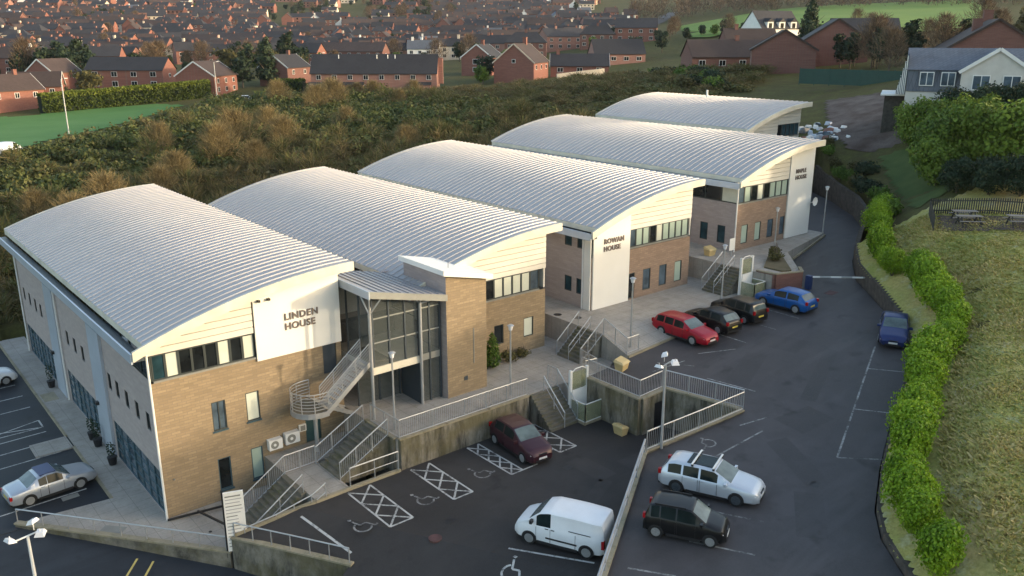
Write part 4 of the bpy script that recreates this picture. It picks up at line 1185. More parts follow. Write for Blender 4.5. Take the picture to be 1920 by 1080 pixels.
sb = thing('sign_board', 'tall white sign board with rows of small print on black posts beside the lower steps', 'sign', (1.22, -5.12, 0.05), R(-20))
bd = MB().box(-0.07, 0.85, -0.06, 0.06, 0.12, 3.25).obj('board', 'white', sb)
random.seed(4)
for k in range(16):
    z = 3.08 - k * 0.178
    x0, x1 = 0.0, 0.78 - random.random() * 0.3
    MB().box(x0, x1, -0.067, -0.061, z - (0.045 if k else 0.07), z).obj('print_line', 'seam' if k % 3 else 'sill', bd)
for x in (-0.1, 0.8): MB().box(x - 0.05, x + 0.05, 0.06, 0.14, -0.3, 3.3).obj('board_post', 'black', sb)
hb = thing('height_bar', 'black steel frame fixed between the building corner and the sign board', 'bar', (0.0, -0.35, 0.0))
MB().bar((-0.15, 0, 0.12), (2.9, -0.75, 0.25), 0.08, 0.1).obj('long_bar', 'black', hb)
MB().bar((1.3, -0.34, 0.25), (2.0, -4.1, 0.6), 0.08, 0.1).obj('brace', 'black', hb)

# ------------------------------------------------------------------ glass wheelchair lifts
def lift(label, x, y, z, rise, rz=0.0):
    t = thing('platform_lift', label, 'lift', (x, y, z), rz)
    MB().box(-0.75, 0.75, -0.75, 0.75, -0.1, 0.08).obj('base', 'kerb', t)
    for px_ in (-0.68, 0.68):
        MB().box(px_ - 0.08, px_ + 0.08, 0.55, 0.72, 0.08, rise + 1.25).obj('mast', 'white_frame', t)
    MB().box(-0.58, 0.58, 0.6, 0.64, rise, rise + 1.1).obj('upper_gate', 'clear_green', t)
    MB().tube([(-0.6, 0.62, rise + 1.1), (-0.3, 0.62, rise + 1.3), (0.3, 0.62, rise + 1.3), (0.6, 0.62, rise + 1.1)], 0.03, 6).obj('gate_hoop', 'white_frame', t)
    MB().box(-0.6, 0.6, 0.5, 0.54, 0.08, rise).obj('shaft_panel', 'white_render', t)
    for a, b in (((-0.68, -0.68), (0.68, -0.68)), ((-0.68, -0.68), (-0.68, 0.5)), ((0.68, -0.68), (0.68, 0.5))):
        MB().bar((a[0], a[1], 0.65), (b[0], b[1], 0.65), 0.02, 1.15).obj('glass_side', 'clear_green', t)
        for zz in (0.1, 1.24): MB().bar((a[0], a[1], zz), (b[0], b[1], zz), 0.05).obj('frame_bar', 'white_frame', t)
        MB().bar((a[0], a[1], 0.1), (a[0], a[1], 1.25), 0.05).obj('frame_post', 'white_frame', t)
    MB().bar((0.68, -0.68, 0.1), (0.68, -0.68, 1.25), 0.05).obj('frame_post', 'white_frame', t)
    return t
lift('glass-sided wheelchair lift at the foot of the streaked wall in the lower car park', 22.65, -7.55, 1.68, 1.75)
lift('glass-sided wheelchair lift beside the podium behind the black cars', 42.35, -5.3, 4.95, 1.75)

# ------------------------------------------------------------------ small street furniture
def grit_bin(label, x, y, z, rz, mat='yellow', s=0.8):
    t = thing('grit_bin', label, 'bin', (x, y, z), rz)
    MB().add([(-0.45 * s, -0.3 * s, 0), (0.45 * s, -0.3 * s, 0), (0.45 * s, 0.3 * s, 0), (-0.45 * s, 0.3 * s, 0), (-0.55 * s, -0.4 * s, 0.6 * s), (0.55 * s, -0.4 * s, 0.6 * s), (0.55 * s, 0.4 * s, 0.75 * s), (-0.55 * s, 0.4 * s, 0.75 * s)],
             [(0, 3, 2, 1), (0, 1, 5, 4), (1, 2, 6, 5), (2, 3, 7, 6), (3, 0, 4, 7), (4, 5, 6, 7)]).obj('tub', mat, t)
    MB().add([(-0.6 * s, -0.46 * s, 0.6 * s), (0.6 * s, -0.46 * s, 0.6 * s), (0.6 * s, 0.44 * s, 0.76 * s), (-0.6 * s, 0.44 * s, 0.76 * s), (-0.5 * s, -0.3 * s, 0.76 * s), (0.5 * s, -0.3 * s, 0.76 * s), (0.5 * s, 0.35 * s, 0.95 * s), (-0.5 * s, 0.35 * s, 0.95 * s)],
             [(0, 3, 2, 1), (0, 1, 5, 4), (1, 2, 6, 5), (2, 3, 7, 6), (3, 0, 4, 7), (4, 5, 6, 7)]).obj('lid', mat, t)
grit_bin('sandy grit bin in the corner of the upper car park', 25.9, -7.4, zu(25.9), R(15))
grit_bin('sandy yellow grit bin against the streaked wall in the lower car park', 22.75, -10.4, 1.6, R(90), s=0.7)
grit_bin('tan grit bin on the podium beside the fourth building', 44.6, 0.5, 6.7, 0)
t = thing('notice_board', 'small white notice on a post by the podium steps', 'sign', (45.7, -0.8, 6.7))
MB().box(-0.03, 0.03, -0.03, 0.03, 0, 1.0).obj('post', 'galv', t); MB().box(-0.35, 0.35, -0.05, -0.031, 0.5, 1.5).obj('board', 'white', t)
bar = thing('barrier', 'white striped barrier arm on a blue post across the access road', 'barrier', (46.15, -7.7, zu(46.15)))
MB().box(-0.2, 0.2, -0.2, 0.2, 0, 1.05).obj('cabinet', 'blue_paint', bar)
dx, dy = 3.3, -3.4
for i in range(6):
    a, b = i / 6, (i + 1) / 6
    MB().bar((dx * a, dy * a, 0.95 + 0.06 * a), (dx * b, dy * b, 0.95 + 0.06 * b), 0.07, 0.11).obj('arm_section', 'white_frame' if i % 2 == 0 else 'galv', bar)
MB().cyl((dx, dy, 0.0), (dx, dy, 0.95), 0.04, n=6).obj('rest_post', 'galv', bar)
def lamp(label, x, y, z, h, heads, mat='galv', r=0.055, group=None):
    t = thing('lamp_post', label, 'lamp post', (x, y, z), 0, group)
    MB().cyl((0, 0, -0.1), (0, 0, h), r * 1.25, r * 0.8, 8).obj('pole', mat, t)
    if heads == 'top':
        hd = MB().cyl((0, 0, h), (0, 0, h + 0.28), 0.1, 0.16, 10).obj('lantern', 'lamp_white', t)
        MB().cyl((0, 0, h + 0.28), (0, 0, h + 0.36), 0.22, 0.08, 10).obj('cap', 'galv', hd)
    elif heads == 'flood':
        MB().bar((-0.55, -0.1, h), (0.5, 0.15, h), 0.05).obj('cross_arm', mat, t)
        for dx_, dy_, k in ((-0.62, -0.1, 1), (0.3, 0.35, 2), (0.42, -0.25, 3)):
            m = MB()
            m.add([(-0.2, -0.16, 0), (0.2, -0.16, 0), (0.2, 0.16, 0.1), (-0.2, 0.16, 0.1), (-0.13, -0.1, 0.16), (0.13, -0.1, 0.16), (0.13, 0.1, 0.24), (-0.13, 0.1, 0.24)],
                  [(0, 3, 2, 1), (4, 5, 6, 7), (0, 1, 5, 4), (1, 2, 6, 5), (2, 3, 7, 6), (3, 0, 4, 7)])
            o = m.obj('flood_lamp', 'lamp_white', t)
            o.location = (dx_, dy_, h + (0.28 if k == 2 else 0.0)); o.rotation_euler = (0, 0, k * 1.9)
            MB().bar((dx_, dy_, h), (dx_, dy_, h + 0.3), 0.03).obj('lamp_bracket', mat, t)
    elif heads == 'arm':
        MB().cyl((0, 0, h), (0.6, -0.2, h + 0.15), 0.03, n=6).obj('arm', mat, t)
        MB().box(0.5, 1.0, -0.32, -0.12, h + 0.08, h + 0.2).obj('lamp_head', 'lamp_white', t)
    return t
lamp('tall lamp post with white floodlights on the recess wall between the car parks', 20.3, -15.5, 3.5, 4.6, 'flood', r=0.07)
lamp('slim lamp post on the terrace in front of the conical shrubs', 18.86, -5.0, 3.35, 4.1, 'top')
lamp('slim lamp post on the terrace beside the glazed entrance', 11.0, -4.6, 3.35, 4.2, 'top')
lamp('slim lamp post on the upper pavement behind the red estate car', 28.3, -5.9, 4.5, 4.3, 'top')
lamp('slim lamp post at the foot of the podium steps', 40.0, -4.3, 4.95, 3.9, 'top')
lamp('slim lamp post at the pavement corner beyond the fourth building', 58.9, -1.1, 6.6, 4.1, 'top')
lamp('slim lamp post in front of the brick front of the fourth building', 50.6, -1.6, 6.7, 3.2, 'top')
lamp('foreground lamp post with two white floodlights at the lower left', -7.05, -6.2, -1.2, 6.1, 'flood', 'white_frame', 0.07)
for (x, y), lb in (((26.0, 126.6), 'tall white lamp post on the lawn'), ((65.9, 159.3), 'tall lamp post at the far end of the scrub before the gabled house'), ((93.7, 160.3), 'tall pole beside the long brick terrace')):
    lamp(lb, x, y, g1(x, y), 9.5, 'arm', 'galv', 0.10)
def planter(label, x, y, z, h):
    t = thing('planter', label, 'planter', (x, y, z))
    MB().cyl((0, 0, 0), (0, 0, 0.5), 0.2, 0.28, 10).obj('pot', 'black', t)
    P, tn = leaf_cloud(160, [(0, 0, 0.5 + h / 2, 0.26, 0.26, h / 2)], 0.09, 5)
    place('foliage', quads_mesh('foliage', P, 'leaf_dark', tn), t)

# ------------------------------------------------------------------ foliage generators
def leaf_cloud(n, blobs, size, seed, shell=0.55, flat=0.0, stretch=1.0, clump=0):
    """leaf quads spread through ellipsoid blobs (x, y, z, rx, ry, rz)"""
    g = np.random.default_rng(seed)
    B = np.array(blobs, float)
    vol = (B[:, 3] * B[:, 4] * B[:, 5]) ** 0.8
    k = g.choice(len(B), n, p=vol / vol.sum())
    d = g.normal(size=(n, 3)); d /= np.linalg.norm(d, axis=1)[:, None]
    r = shell + (1 - shell) * g.random(n) ** 0.6
    r *= 0.86 + 0.28 * g.random(n)
    if clump:
        cd_ = g.normal(size=(clump, 3)); cd_ /= np.linalg.norm(cd_, axis=1)[:, None]
        best = (d @ cd_.T).max(1)
        r *= 0.62 + 0.46 * np.clip((best - 0.6) / 0.36, 0, 1)
    c = B[k, :3] + d * r[:, None] * B[k, 3:6]
    nn = d + g.normal(size=(n, 3)) * 0.55
    nn /= np.linalg.norm(nn, axis=1)[:, None]
    a = np.cross(nn, g.normal(size=(n, 3))); a /= np.linalg.norm(a, axis=1)[:, None]
    b = np.cross(nn, a)
    s = size * (0.6 + 0.8 * g.random(n))[:, None]
    A_, B_ = a * s * stretch, b * s
    P = np.stack([c - A_ * 0.55, c - B_ * 0.5 + A_ * 0.05, c + A_ * 0.6, c + B_ * 0.5], 1)
    kt = g.random(len(B))[k] * 0.35
    tint = np.clip(kt + g.random(n) * 0.45 + 0.22 * d[:, 2] * 0 + 0.12, 0, 1)
    return P, tint
def twig_cloud(n, h, rad, seed, size=0.5, w=0.035, z0=0.25):
    """fine upright and spreading twigs of a bare crown"""
    g = np.random.default_rng(seed)
    t = g.random(n)
    z = h * (z0 + (1 - z0) * t ** 0.8)
    prof = np.sin(np.clip((z / h - z0 * 0.7) / (1.02 - z0 * 0.7), 0, 1) ** 0.8 * math.pi) ** 0.6
    th = g.random(n) * 2 * math.pi
    rr = rad * prof * np.sqrt(g.random(n)) * (0.8 + 0.4 * np.sin(th * 3 + seed))
    c = np.stack([rr * np.cos(th), rr * np.sin(th), z], -1)
    d = np.stack([np.cos(th) * 0.6, np.sin(th) * 0.6, np.full(n, 0.9)], -1) + g.normal(size=(n, 3)) * 0.45
    d /= np.linalg.norm(d, axis=1)[:, None]
    sd_ = np.cross(d, g.normal(size=(n, 3))); sd_ /= np.linalg.norm(sd_, axis=1)[:, None]
    L = size * (0.5 + g.random(n))[:, None]
    P = np.stack([c - sd_ * w, c + sd_ * w, c + d * L + sd_ * w * 0.3, c + d * L - sd_ * w * 0.3], 1)
    return P, g.random(n)
def trunk_mesh(h, r, seed, mat='bark', limbs=5, spread=0.4):
    random.seed(seed)
    m = MB()
    m.cyl((0, 0, -0.4), (0, 0, h * 0.5), r, r * 0.65, 8); m.cyl((0, 0, h * 0.5), (0.05 * h, 0, h * 0.92), r * 0.65, r * 0.15, 6)
    for i in range(limbs):
        a = i * 2.4 + random.random(); z = h * (0.3 + 0.45 * i / limbs)
        L = h * spread * (1 - 0.4 * i / limbs)
        m.cyl((0, 0, z), (math.cos(a) * L, math.sin(a) * L, z + L * 0.75), r * 0.4, r * 0.08, 5)
    return m.mesh('trunk', mat, True)
# ------------------------------------------------------------------ vehicles
def smooth(y, k):
    if k < 1: return y
    p = np.pad(y, k, mode='edge')
    return np.convolve(p, np.ones(2 * k + 1) / (2 * k + 1), 'valid')
KINDS = {
    # key points: (t, top height as a share of H), belt (t, z share), glass ranges: rear screen, windscreen, side windows
    'hatch':  dict(top=[(0, .42), (.012, .62), (.045, .68), (.14, .945), (.25, .985), (.42, 1), (.55, .97), (.745, .68), (.80, .655), (.93, .57), (.985, .46), (1, .36)], belt=[(0, .60), (.2, .665), (.7, .63), (1, .5)], rear=(.05, .135), wind=(.56, .735), side=[(.16, .36), (.385, .60)]),
    'estate': dict(top=[(0, .42), (.01, .62), (.03, .68), (.085, .92), (.16, .98), (.40, 1), (.56, .975), (.735, .68), (.79, .655), (.93, .57), (.985, .46), (1, .36)], belt=[(0, .62), (.2, .655), (.7, .62), (1, .5)], rear=(.033, .082), wind=(.57, .728), side=[(.10, .235), (.255, .41), (.43, .60)]),
    'saloon': dict(top=[(0, .44), (.012, .62), (.14, .67), (.165, .69), (.30, .95), (.40, 1), (.54, .985), (.715, .68), (.77, .655), (.93, .57), (.985, .46), (1, .36)], belt=[(0, .6), (.2, .655), (.7, .625), (1, .5)], rear=(.175, .29), wind=(.55, .708), side=[(.27, .40), (.42, .58)]),
    'coupe':  dict(top=[(0, .44), (.012, .60), (.17, .66), (.19, .675), (.33, .94), (.42, 1), (.54, .985), (.70, .68), (.75, .655), (.93, .57), (.985, .46), (1, .36)], belt=[(0, .6), (.2, .65), (.7, .625), (1, .5)], rear=(.20, .325), wind=(.55, .693), side=[(.33, .42), (.425, .60)]),
    'mini':   dict(top=[(0, .38), (.012, .58), (.03, .66), (.075, .94), (.15, .985), (.40, 1), (.58, .97), (.77, .66), (.82, .63), (.95, .55), (.987, .44), (1, .34)], belt=[(0, .6), (.2, .63), (.7, .60), (1, .5)], rear=(.034, .072), wind=(.60, .76), side=[(.10, .20), (.22, .40), (.42, .64)]),
    'van':    dict(top=[(0, .30), (.008, .62), (.015, .92), (.035, .975), (.30, 1), (.60, .985), (.70, .92), (.83, .66), (.88, .62), (.965, .53), (.99, .42), (1, .32)], belt=[(0, .58), (.5, .58), (.75, .56), (1, .46)], rear=(9, 9), wind=(.705, .825), side=[(.575, .735)]),
}
def car(name, label, loc, rz, kind, L, W, H, paint, wb, plate_f=True, dark_rim=False, extras=(), slope=0.0, clad=None):
    K = KINDS[kind]
    t = thing(name, label, 'van' if kind == 'van' else 'car', loc, rz)
    t.rotation_euler = (0, slope, rz)
    ts = np.unique(np.round(np.concatenate([np.linspace(0, 1, 61), [k for k, _ in K['top']], [v for s in K['side'] for v in s], K['wind'], [v for v in K['rear'] if v < 1]]), 4))
    fine = np.linspace(0, 1, 401)
    topf = smooth(np.interp(fine, *zip(*K['top'])), 5) * H
    top = np.interp(ts, fine, topf)
    belt = np.interp(ts, *zip(*K['belt'])) * H
    wsh = smooth(np.interp(fine, [0, .02, .1, .5, .88, .96, 1], [.80, .90, .985, 1, .96, .86, .68]), 8)
    hw = np.interp(ts, fine, wsh) * W / 2
    zb = np.interp(ts, [0, .05, .95, 1], [.26, .19, .19, .24])
    rings = []
    for i, tt in enumerate(ts):
        x = (tt - 0.5) * L
        cab = max(0.0, top[i] - belt[i])
        bz = min(belt[i], top[i] - 0.035)
        f = min(1, cab / (0.33 * H))
        nar = 0.80 if kind != 'van' else 0.90
        wr = hw[i] * (0.93 - (0.93 - nar) * f)
        z0 = zb[i]
        zm = z0 + (bz - z0) * 0.55
        rings.append([(x, 0, z0), (x, hw[i] * .84, z0), (x, hw[i] * .965, z0 + .09), (x, hw[i] * 1.0, zm), (x, hw[i] * .985, bz - .05), (x, hw[i] * .95, bz), (x, wr, top[i] - .045 - .03 * f), (x, wr * .90, top[i] - .012), (x, wr * .55, top[i] + .004), (x, 0, top[i] + .012)])
    parts = {}
    def put(key, q):
        parts.setdefault(key, MB()).add(q, [(0, 1, 2, 3)])
    for i in range(len(ts) - 1):
        tm = (ts[i] + ts[i + 1]) / 2
        for j in range(9):
            key = 'body'
            if j == 5:
                for n_, (a, b) in enumerate(K['side']):
                    if a - 1e-4 <= tm <= b + 1e-4 and top[i] - belt[i] > 0.16 and top[i + 1] - belt[i + 1] > 0.10: key = 'side%d' % n_
            if j >= 7:
                if K['wind'][0] <= tm <= K['wind'][1]: key = 'wind'
                if K['rear'][0] <= tm <= K['rear'][1]: key = 'rear'
            for s in (1, -1):
                kk = key if key in ('body', 'wind', 'rear') else key + ('l' if s > 0 else 'r')
                q = [rings[i][j], rings[i + 1][j], rings[i + 1][j + 1], rings[i][j + 1]]
                q = [(x, y * s, z) for x, y, z in q]
                if s > 0: q = q[::-1]
                put(kk, q)
    for e, rev in ((0, False), (-1, True)):
        r = rings[e]
        loop = r + [(x, -y, z) for x, y, z in r[-2:0:-1]]
        parts['body'].add(loop, [tuple(range(len(loop)))[::-1 if rev else 1]])
    import bmesh
    for key, mb in parts.items():
        nm, mt = {'b': ('body', paint), 'w': ('windscreen', 'car_screen'), 'r': ('rear_window', 'car_screen'), 's': ('side_window', 'car_glass')}[key[0]]
        o = mb.obj(nm, mt, t, True)
        bm = bmesh.new(); bm.from_mesh(o.data)
        bmesh.ops.remove_doubles(bm, verts=bm.verts, dist=1e-4)
        bm.to_mesh(o.data); bm.free()
        o.data.polygons.foreach_set('use_smooth', [True] * len(o.data.polygons))
        o.data.set_sharp_from_angle(angle=R(38))
    # wheels
    wr_ = 0.315 if kind != 'mini' else 0.285
    x0 = -wb / 2 - (0.03 if kind != 'van' else 0.02) * L * 0.2
    ty = MB().cyl((0, -0.1, 0), (0, 0.1, 0), wr_, n=20).mesh('tyre', 'tyre', False)
    rm = MB()
    rm.cyl((0, -0.112, 0), (0, -0.101, 0), wr_ * 0.70, n=18)
    for k in range(5):
        a = k * 2 * math.pi / 5
        rm.bar((0.06 * math.cos(a), -0.118, 0.06 * math.sin(a)), (wr_ * .62 * math.cos(a), -0.118, wr_ * .62 * math.sin(a)), 0.055, 0.02, up=(0, 1, 0))
    rme = rm.mesh('rim', 'rim' if not dark_rim else 'dark_steel')
    for sx in (-1, 1):
        for sy in (-1, 1):
            xx = x0 + (wb if sx > 0 else 0)
            tt = xx / L + .5
            yw = float(np.interp(tt, ts, hw))
            w = bpy.data.objects.new('wheel', ty); COL.objects.link(w); w.parent = t
            w.location = (xx, sy * (yw - 0.085), wr_)
            if sy > 0: w.rotation_euler = (0, 0, math.pi)
            place('rim', rme, w)
            m = MB()
            n_ = 14
            rr = wr_ + 0.055
            vs = [(xx, sy * (yw + 0.004), wr_ - 0.02)]
            for k in range(n_ + 1):
                a = math.pi * k / n_ * 1.16 - 0.25
                vs.append((xx + rr * math.cos(a), sy * (yw + 0.004), wr_ + rr * math.sin(a)))
            m.add(vs, [(0, k + 1, k + 2) if sy < 0 else (0, k + 2, k + 1) for k in range(n_)])
            m.obj('wheel_arch', 'black', t)
    # lamps, plates, grille, bumpers, mirrors
    hx = L / 2
    fz = float(np.interp(.965, ts, top)) - .06
    yf = float(np.interp(.955, ts, hw))
    for s in (-1, 1):
        MB().add([(hx - .025 * L, s * yf * .50, fz - .10), (hx - .055 * L, s * (yf * 1.012), fz - .10), (hx - .085 * L, s * (yf * 1.035), fz + .05), (hx - .035 * L, s * yf * .52, fz + .05), (hx - .011 * L, s * yf * .50, fz - .09), (hx - .028 * L, s * yf * .97, fz - .09)],
                 [(0, 1, 2, 3), (4, 5, 2, 3), (4, 0, 3, 4), (5, 2, 1, 5), (0, 4, 5, 1)][0:2] + [(0, 4, 5, 1)]).obj('headlight', 'lamp_clear', t)
        rz0, rz1 = (.62, .80) if kind in ('estate', 'hatch', 'mini') else ((.50, .66) if kind != 'van' else (.42, .66))
        yr = float(np.interp(.02, ts, hw))
        MB().box(-hx - .004, -hx + .05 * L * .6, min(s * yr * .80, s * yr * 1.02), max(s * yr * .80, s * yr * 1.02), H * (rz0 - .10), H * (rz1 - .12)).obj('tail_light', 'lamp_red', t)
        mx = (K['wind'][1] - .045 - .5) * L
        my = float(np.interp(K['wind'][1] - .05, ts, hw))
        MB().box(mx - .05, mx + .07, min(s * my * .93, s * (my + .17)), max(s * my * .93, s * (my + .17)), H * .62, H * .71).obj('mirror', paint if 'black_mirror' not in extras else 'black', t)
        MB().box(-wb / 2 + .42, wb / 2 - .42, min(s * W / 2 * .95, s * W / 2 * .992), max(s * W / 2 * .95, s * W / 2 * .992), .17, .30).obj('sill', 'black', t)
    MB().box(hx - .06, hx + .006, -yf * .62, yf * .62, .22, .36).obj('front_grille', 'black', t)
    MB().box(hx - .08, hx - .002 + .004, -yf * .34, yf * .34, fz - .13, fz - .05).obj('upper_grille', 'black', t)
    MB().box(hx, hx + .016, -.26, .26, .38, .49).obj('number_plate', 'plate_white', t)
    MB().box(-hx - .016, -hx, -.26, .26, H * (.36 if kind != 'van' else .34), H * (.36 if kind != 'van' else .34) + .11).obj('number_plate', 'plate_yellow', t)
    MB().box(-hx - .008, -hx + .1, -W * .40, W * .40, .24, .36).obj('rear_bumper', 'black', t)
    if kind == 'van':
        for s in (-1, 1):
            y = s * W / 2
            MB().box(-.95, .55, min(y * .99, y * 1.004), max(y * .99, y * 1.004), .50, .58).obj('side_strip', 'black', t)
            for x in (.42, .12): MB().box(x, x + .16, min(y * .995, y * 1.012), max(y * .995, y * 1.012), .98, 1.02).obj('door_handle', 'black', t)
            MB().box(-1.6, -.55, min(y * .985, y * .999), max(y * .985, y * .999), 1.14, 1.17).obj('slide_track', 'black', t)
    else:
        for s in (-1, 1):
            y = s * W / 2
            for a, b in K['side'][-2:]:
                x = (a - .5) * L + .06
                MB().box(x, x + .16, min(y * .985, y * 1.008), max(y * .985, y * 1.008), H * .57, H * .57 + .03).obj('door_handle', paint, t)
    for s in (-1, 1):
        for tt in sorted({v for ab in K['side'][-2:] for v in ab} | ({.30} if kind == 'van' else set())):
            y = s * float(np.interp(tt, ts, hw)); zb_ = float(np.interp(tt, ts, belt))
            x = (tt - .5) * L
            MB().box(x - .007, x + .007, min(y * .955, y * 1.003), max(y * .955, y * 1.003), .33, zb_ - .05).obj('door_seam', 'black', t)
    if 'roof_glass' in extras:
        x0_, x1_ = (.17 - .5) * L, (.54 - .5) * L
        z = float(np.interp(.4, ts, top)) + .02
        MB().box(x0_ + .5, x1_, -W * .29, W * .29, z - .03, z + .004).obj('glass_roof', 'car_glass', t)
        for x in (-.75, .25):
            MB().box(x - .04, x + .04, -W * .44, W * .44, z + .06, z + .10).obj('roof_bar', 'white_frame', t)
            for s in (-1, 1): MB().box(x - .05, x + .05, s * W * .40 - .03, s * W * .40 + .03, z - .06, z + .062).obj('bar_foot', 'black', t)
    if 'rails' in extras:
        z = H + .0
        for s in (-1, 1): MB().box(-L * .36, L * .02, s * W * .39 - .02, s * W * .39 + .02, z - .03, z + .03).obj('roof_rail', 'black', t)
    if 'soft_top' in extras:
        z = H
        MB().box(-L * .14, L * .04, -W * .36, W * .36, z - .06, z + .014).obj('roof_panel', 'car_navy', t)
    return t
car('parked_van', 'white panel van parked by the wall in the lower car park', (12.66, -16.36, 1.6), R(115.4), 'van', 4.40, 1.85, 1.84, 'car_white', 2.785, extras=('black_mirror',))
car('parked_car', 'silver coupe with dark blue roof in the left car park', (-3.95, 7.15, -0.12), R(5.9), 'coupe', 4.45, 1.79, 1.44, 'car_silver', 2.58, extras=('soft_top',))
car('parked_car', 'white car at the left edge of the photograph, mostly out of frame', (-4.2, 26.3, -0.12), R(6), 'hatch', 4.2, 1.78, 1.46, 'car_white', 2.58)
car('parked_car', 'dark maroon family car between the hatched bays of the lower car park', (16.97, -8.2, 1.6), R(-96), 'hatch', 4.27, 1.75, 1.60, 'car_maroon', 2.76)
car('parked_car', 'pale silver estate car with dark glass roof and roof bars', (18.95, -19.75, zu(18.9)), R(-68.5), 'estate', 4.72, 1.83, 1.50, 'car_pale_silver', 2.80, dark_rim=True, extras=('roof_glass',), slope=-0.02)
car('parked_car', 'small black city car beside the pale silver estate', (15.55, -21.05, zu(15.55)), R(-62), 'mini', 3.56, 1.60, 1.56, 'car_black', 2.32, extras=('rails',), slope=-0.02)
car('parked_car', 'bright red estate car beside the upper pavement', (32.55, -6.95, zu(32.5)), R(-90), 'estate', 4.60, 1.78, 1.46, 'car_red', 2.62)
car('parked_car', 'black hatchback next to the red estate car, nose to the pavement', (35.2, -7.1, zu(35.2)), R(86), 'hatch', 4.10, 1.74, 1.46, 'car_black', 2.55)
car('parked_car', 'black hatchback with yellow plate between the other black car and the blue one', (37.9, -7.3, zu(37.9)), R(86), 'mini', 4.05, 1.74, 1.52, 'car_black', 2.50)
car('parked_car', 'bright blue hatchback parked in front of the planter wall', (41.72, -8.6, zu(41.7)), R(92), 'hatch', 4.30, 1.80, 1.45, 'car_blue', 2.60)
car('parked_car', 'navy saloon parked beside the laurel hedge', (41.75, -16.75, zu(41.75)), R(-154.6), 'saloon', 4.65, 1.80, 1.43, 'car_navy', 2.65, slope=0.07)
car('parked_car', 'tiny white car parked among bushes beyond the scrub', (72.5, 157.5, g1(72.5, 157.5)), R(-30), 'hatch', 4.2, 1.8, 1.5, 'car_white', 2.6)
car('parked_van', 'white van roof showing over the scrub at the left edge', (12.2, 103.5, g1(12.2, 103.5)), R(40), 'van', 5.2, 1.95, 2.3, 'car_white', 3.2)
# ------------------------------------------------------------------ near planting
def bush_mesh(seed, n, r, h, leaf, mat, clump=9):
    g = random.Random(seed)
    bl = []
    for i in range(7):
        a = g.random() * 6.28; d = r * 0.45 * g.random()
        s = 0.55 + 0.3 * g.random()
        bl.append((d * math.cos(a), d * math.sin(a), h * (0.38 + 0.28 * g.random()), r * s, r * s, h * 0.42))
    P, tn = leaf_cloud(n, bl, leaf, seed, 0.5, clump=clump)
    P[:, :, 2] = np.maximum(P[:, :, 2], -0.15)
    return quads_mesh('foliage', P, mat, tn)
def stem_mesh(h, r, seed, mat='bark', k=4):
    g = random.Random(seed)
    m = MB()
    for i in range(k):
        a = i * 6.28 / k + g.random()
        m.cyl((0, 0, -0.2), (math.cos(a) * r * .5, math.sin(a) * r * .5, h * 0.7), 0.05, 0.015, 5)
    return m.mesh('stems', mat)
def bush(name, label, cat, loc, me, st, s=(1, 1, 1), rz=0.0, group=None):
    t = thing(name, label, cat, loc, rz, group)
    f = place('foliage', me, t); f.scale = s
    q = place('stems', st, t); q.scale = s
    return t
# laurel hedge along the road
LM = [bush_mesh(40 + i, 6500, 1.05, 1.9, 0.10, 'leaf_laurel', 22) for i in range(4)]
LS = stem_mesh(1.6, 0.7, 3)
ORD = ['first', 'second', 'third', 'fourth', 'fifth', 'sixth', 'seventh', 'eighth', 'ninth', 'tenth', 'eleventh', 'twelfth', 'thirteenth', 'fourteenth', 'fifteenth', 'sixteenth', 'seventeenth', 'eighteenth', 'nineteenth', 'twentieth', 'twenty-first', 'twenty-second', 'twenty-third', 'twenty-fourth', 'twenty-fifth', 'twenty-sixth']
HP = [(19.7, -29.9), (21.2, -28.4), (22.6, -27.3), (24.1, -26.4), (25.9, -25.5), (27.7, -24.8), (29.6, -24.0), (31.5, -23.3), (33.4, -22.6), (35.3, -21.9), (37.2, -21.2), (39.1, -20.5), (41.0, -19.7), (42.8, -18.6), (44.3, -17.3), (45.7, -15.9), (47.0, -14.6), (48.4, -13.2), (49.8, -11.9), (51.2, -10.6), (52.8, -9.5), (54.6, -8.5), (56.6, -7.6), (58.6, -6.7), (60.4, -5.9)]
rg = random.Random(8)
for i, (x, y) in enumerate(HP):
    s = (0.88 if i < 16 else 0.78) + 0.42 * rg.random()
    x -= 0.2
    if i < 4: x += .1; y -= .1
    if 4 <= i and x < 38: x += .2; y -= .3
    if 38 < x < 47: x += .5; y -= .85
    z = g1(x + .1, y - .1) - 0.1
    bush('laurel_bush', ORD[i] + ' laurel bush from the camera end of the hedge along the access road', 'bush', (x + rg.uniform(-.1, .2), y + 0.25 + rg.uniform(-.2, .1), z), LM[i % 4], LS, (s, s, s * (0.95 + 0.3 * rg.random())), rg.random() * 6.28, 'laurel bushes of the road hedge')
# conical shrubs in front of the second building
cone = []
for sd_ in (1, 2):
    P, tn = leaf_cloud(1300, [(0, 0, 0.7, .52, .52, .72), (0, 0, 1.35, .42, .42, .62), (0, 0, 1.9, .24, .24, .5)], 0.11, 90 + sd_, 0.6)
    cone.append(quads_mesh('foliage', P, 'leaf_tree', tn))
CS = stem_mesh(1.5, 0.3, 5)
bush('conical_shrub', 'left-hand conical green shrub by the second building', 'shrub', (19.6, -1.0, 3.35), cone[0], CS, (1.1, 1.1, 0.95))
bush('conical_shrub', 'right-hand conical green shrub by the second building', 'shrub', (20.75, -0.9, 3.35), cone[1], CS, (1.05, 1.05, 1.0))
ob = [bush_mesh(60 + i, 700, 0.6, 0.75, 0.11, 'leaf_olive') for i in range(2)]
bush('low_shrub', 'low olive shrub beneath the ground-floor window of the second building', 'shrub', (22.3, -0.8, 3.35), ob[0], CS, (1.2, 1.1, 1.0))
bush('low_shrub', 'low brownish shrub at the corner of the second building', 'shrub', (23.6, -0.6, 3.35), ob[1], CS, (0.9, 0.9, 0.7))
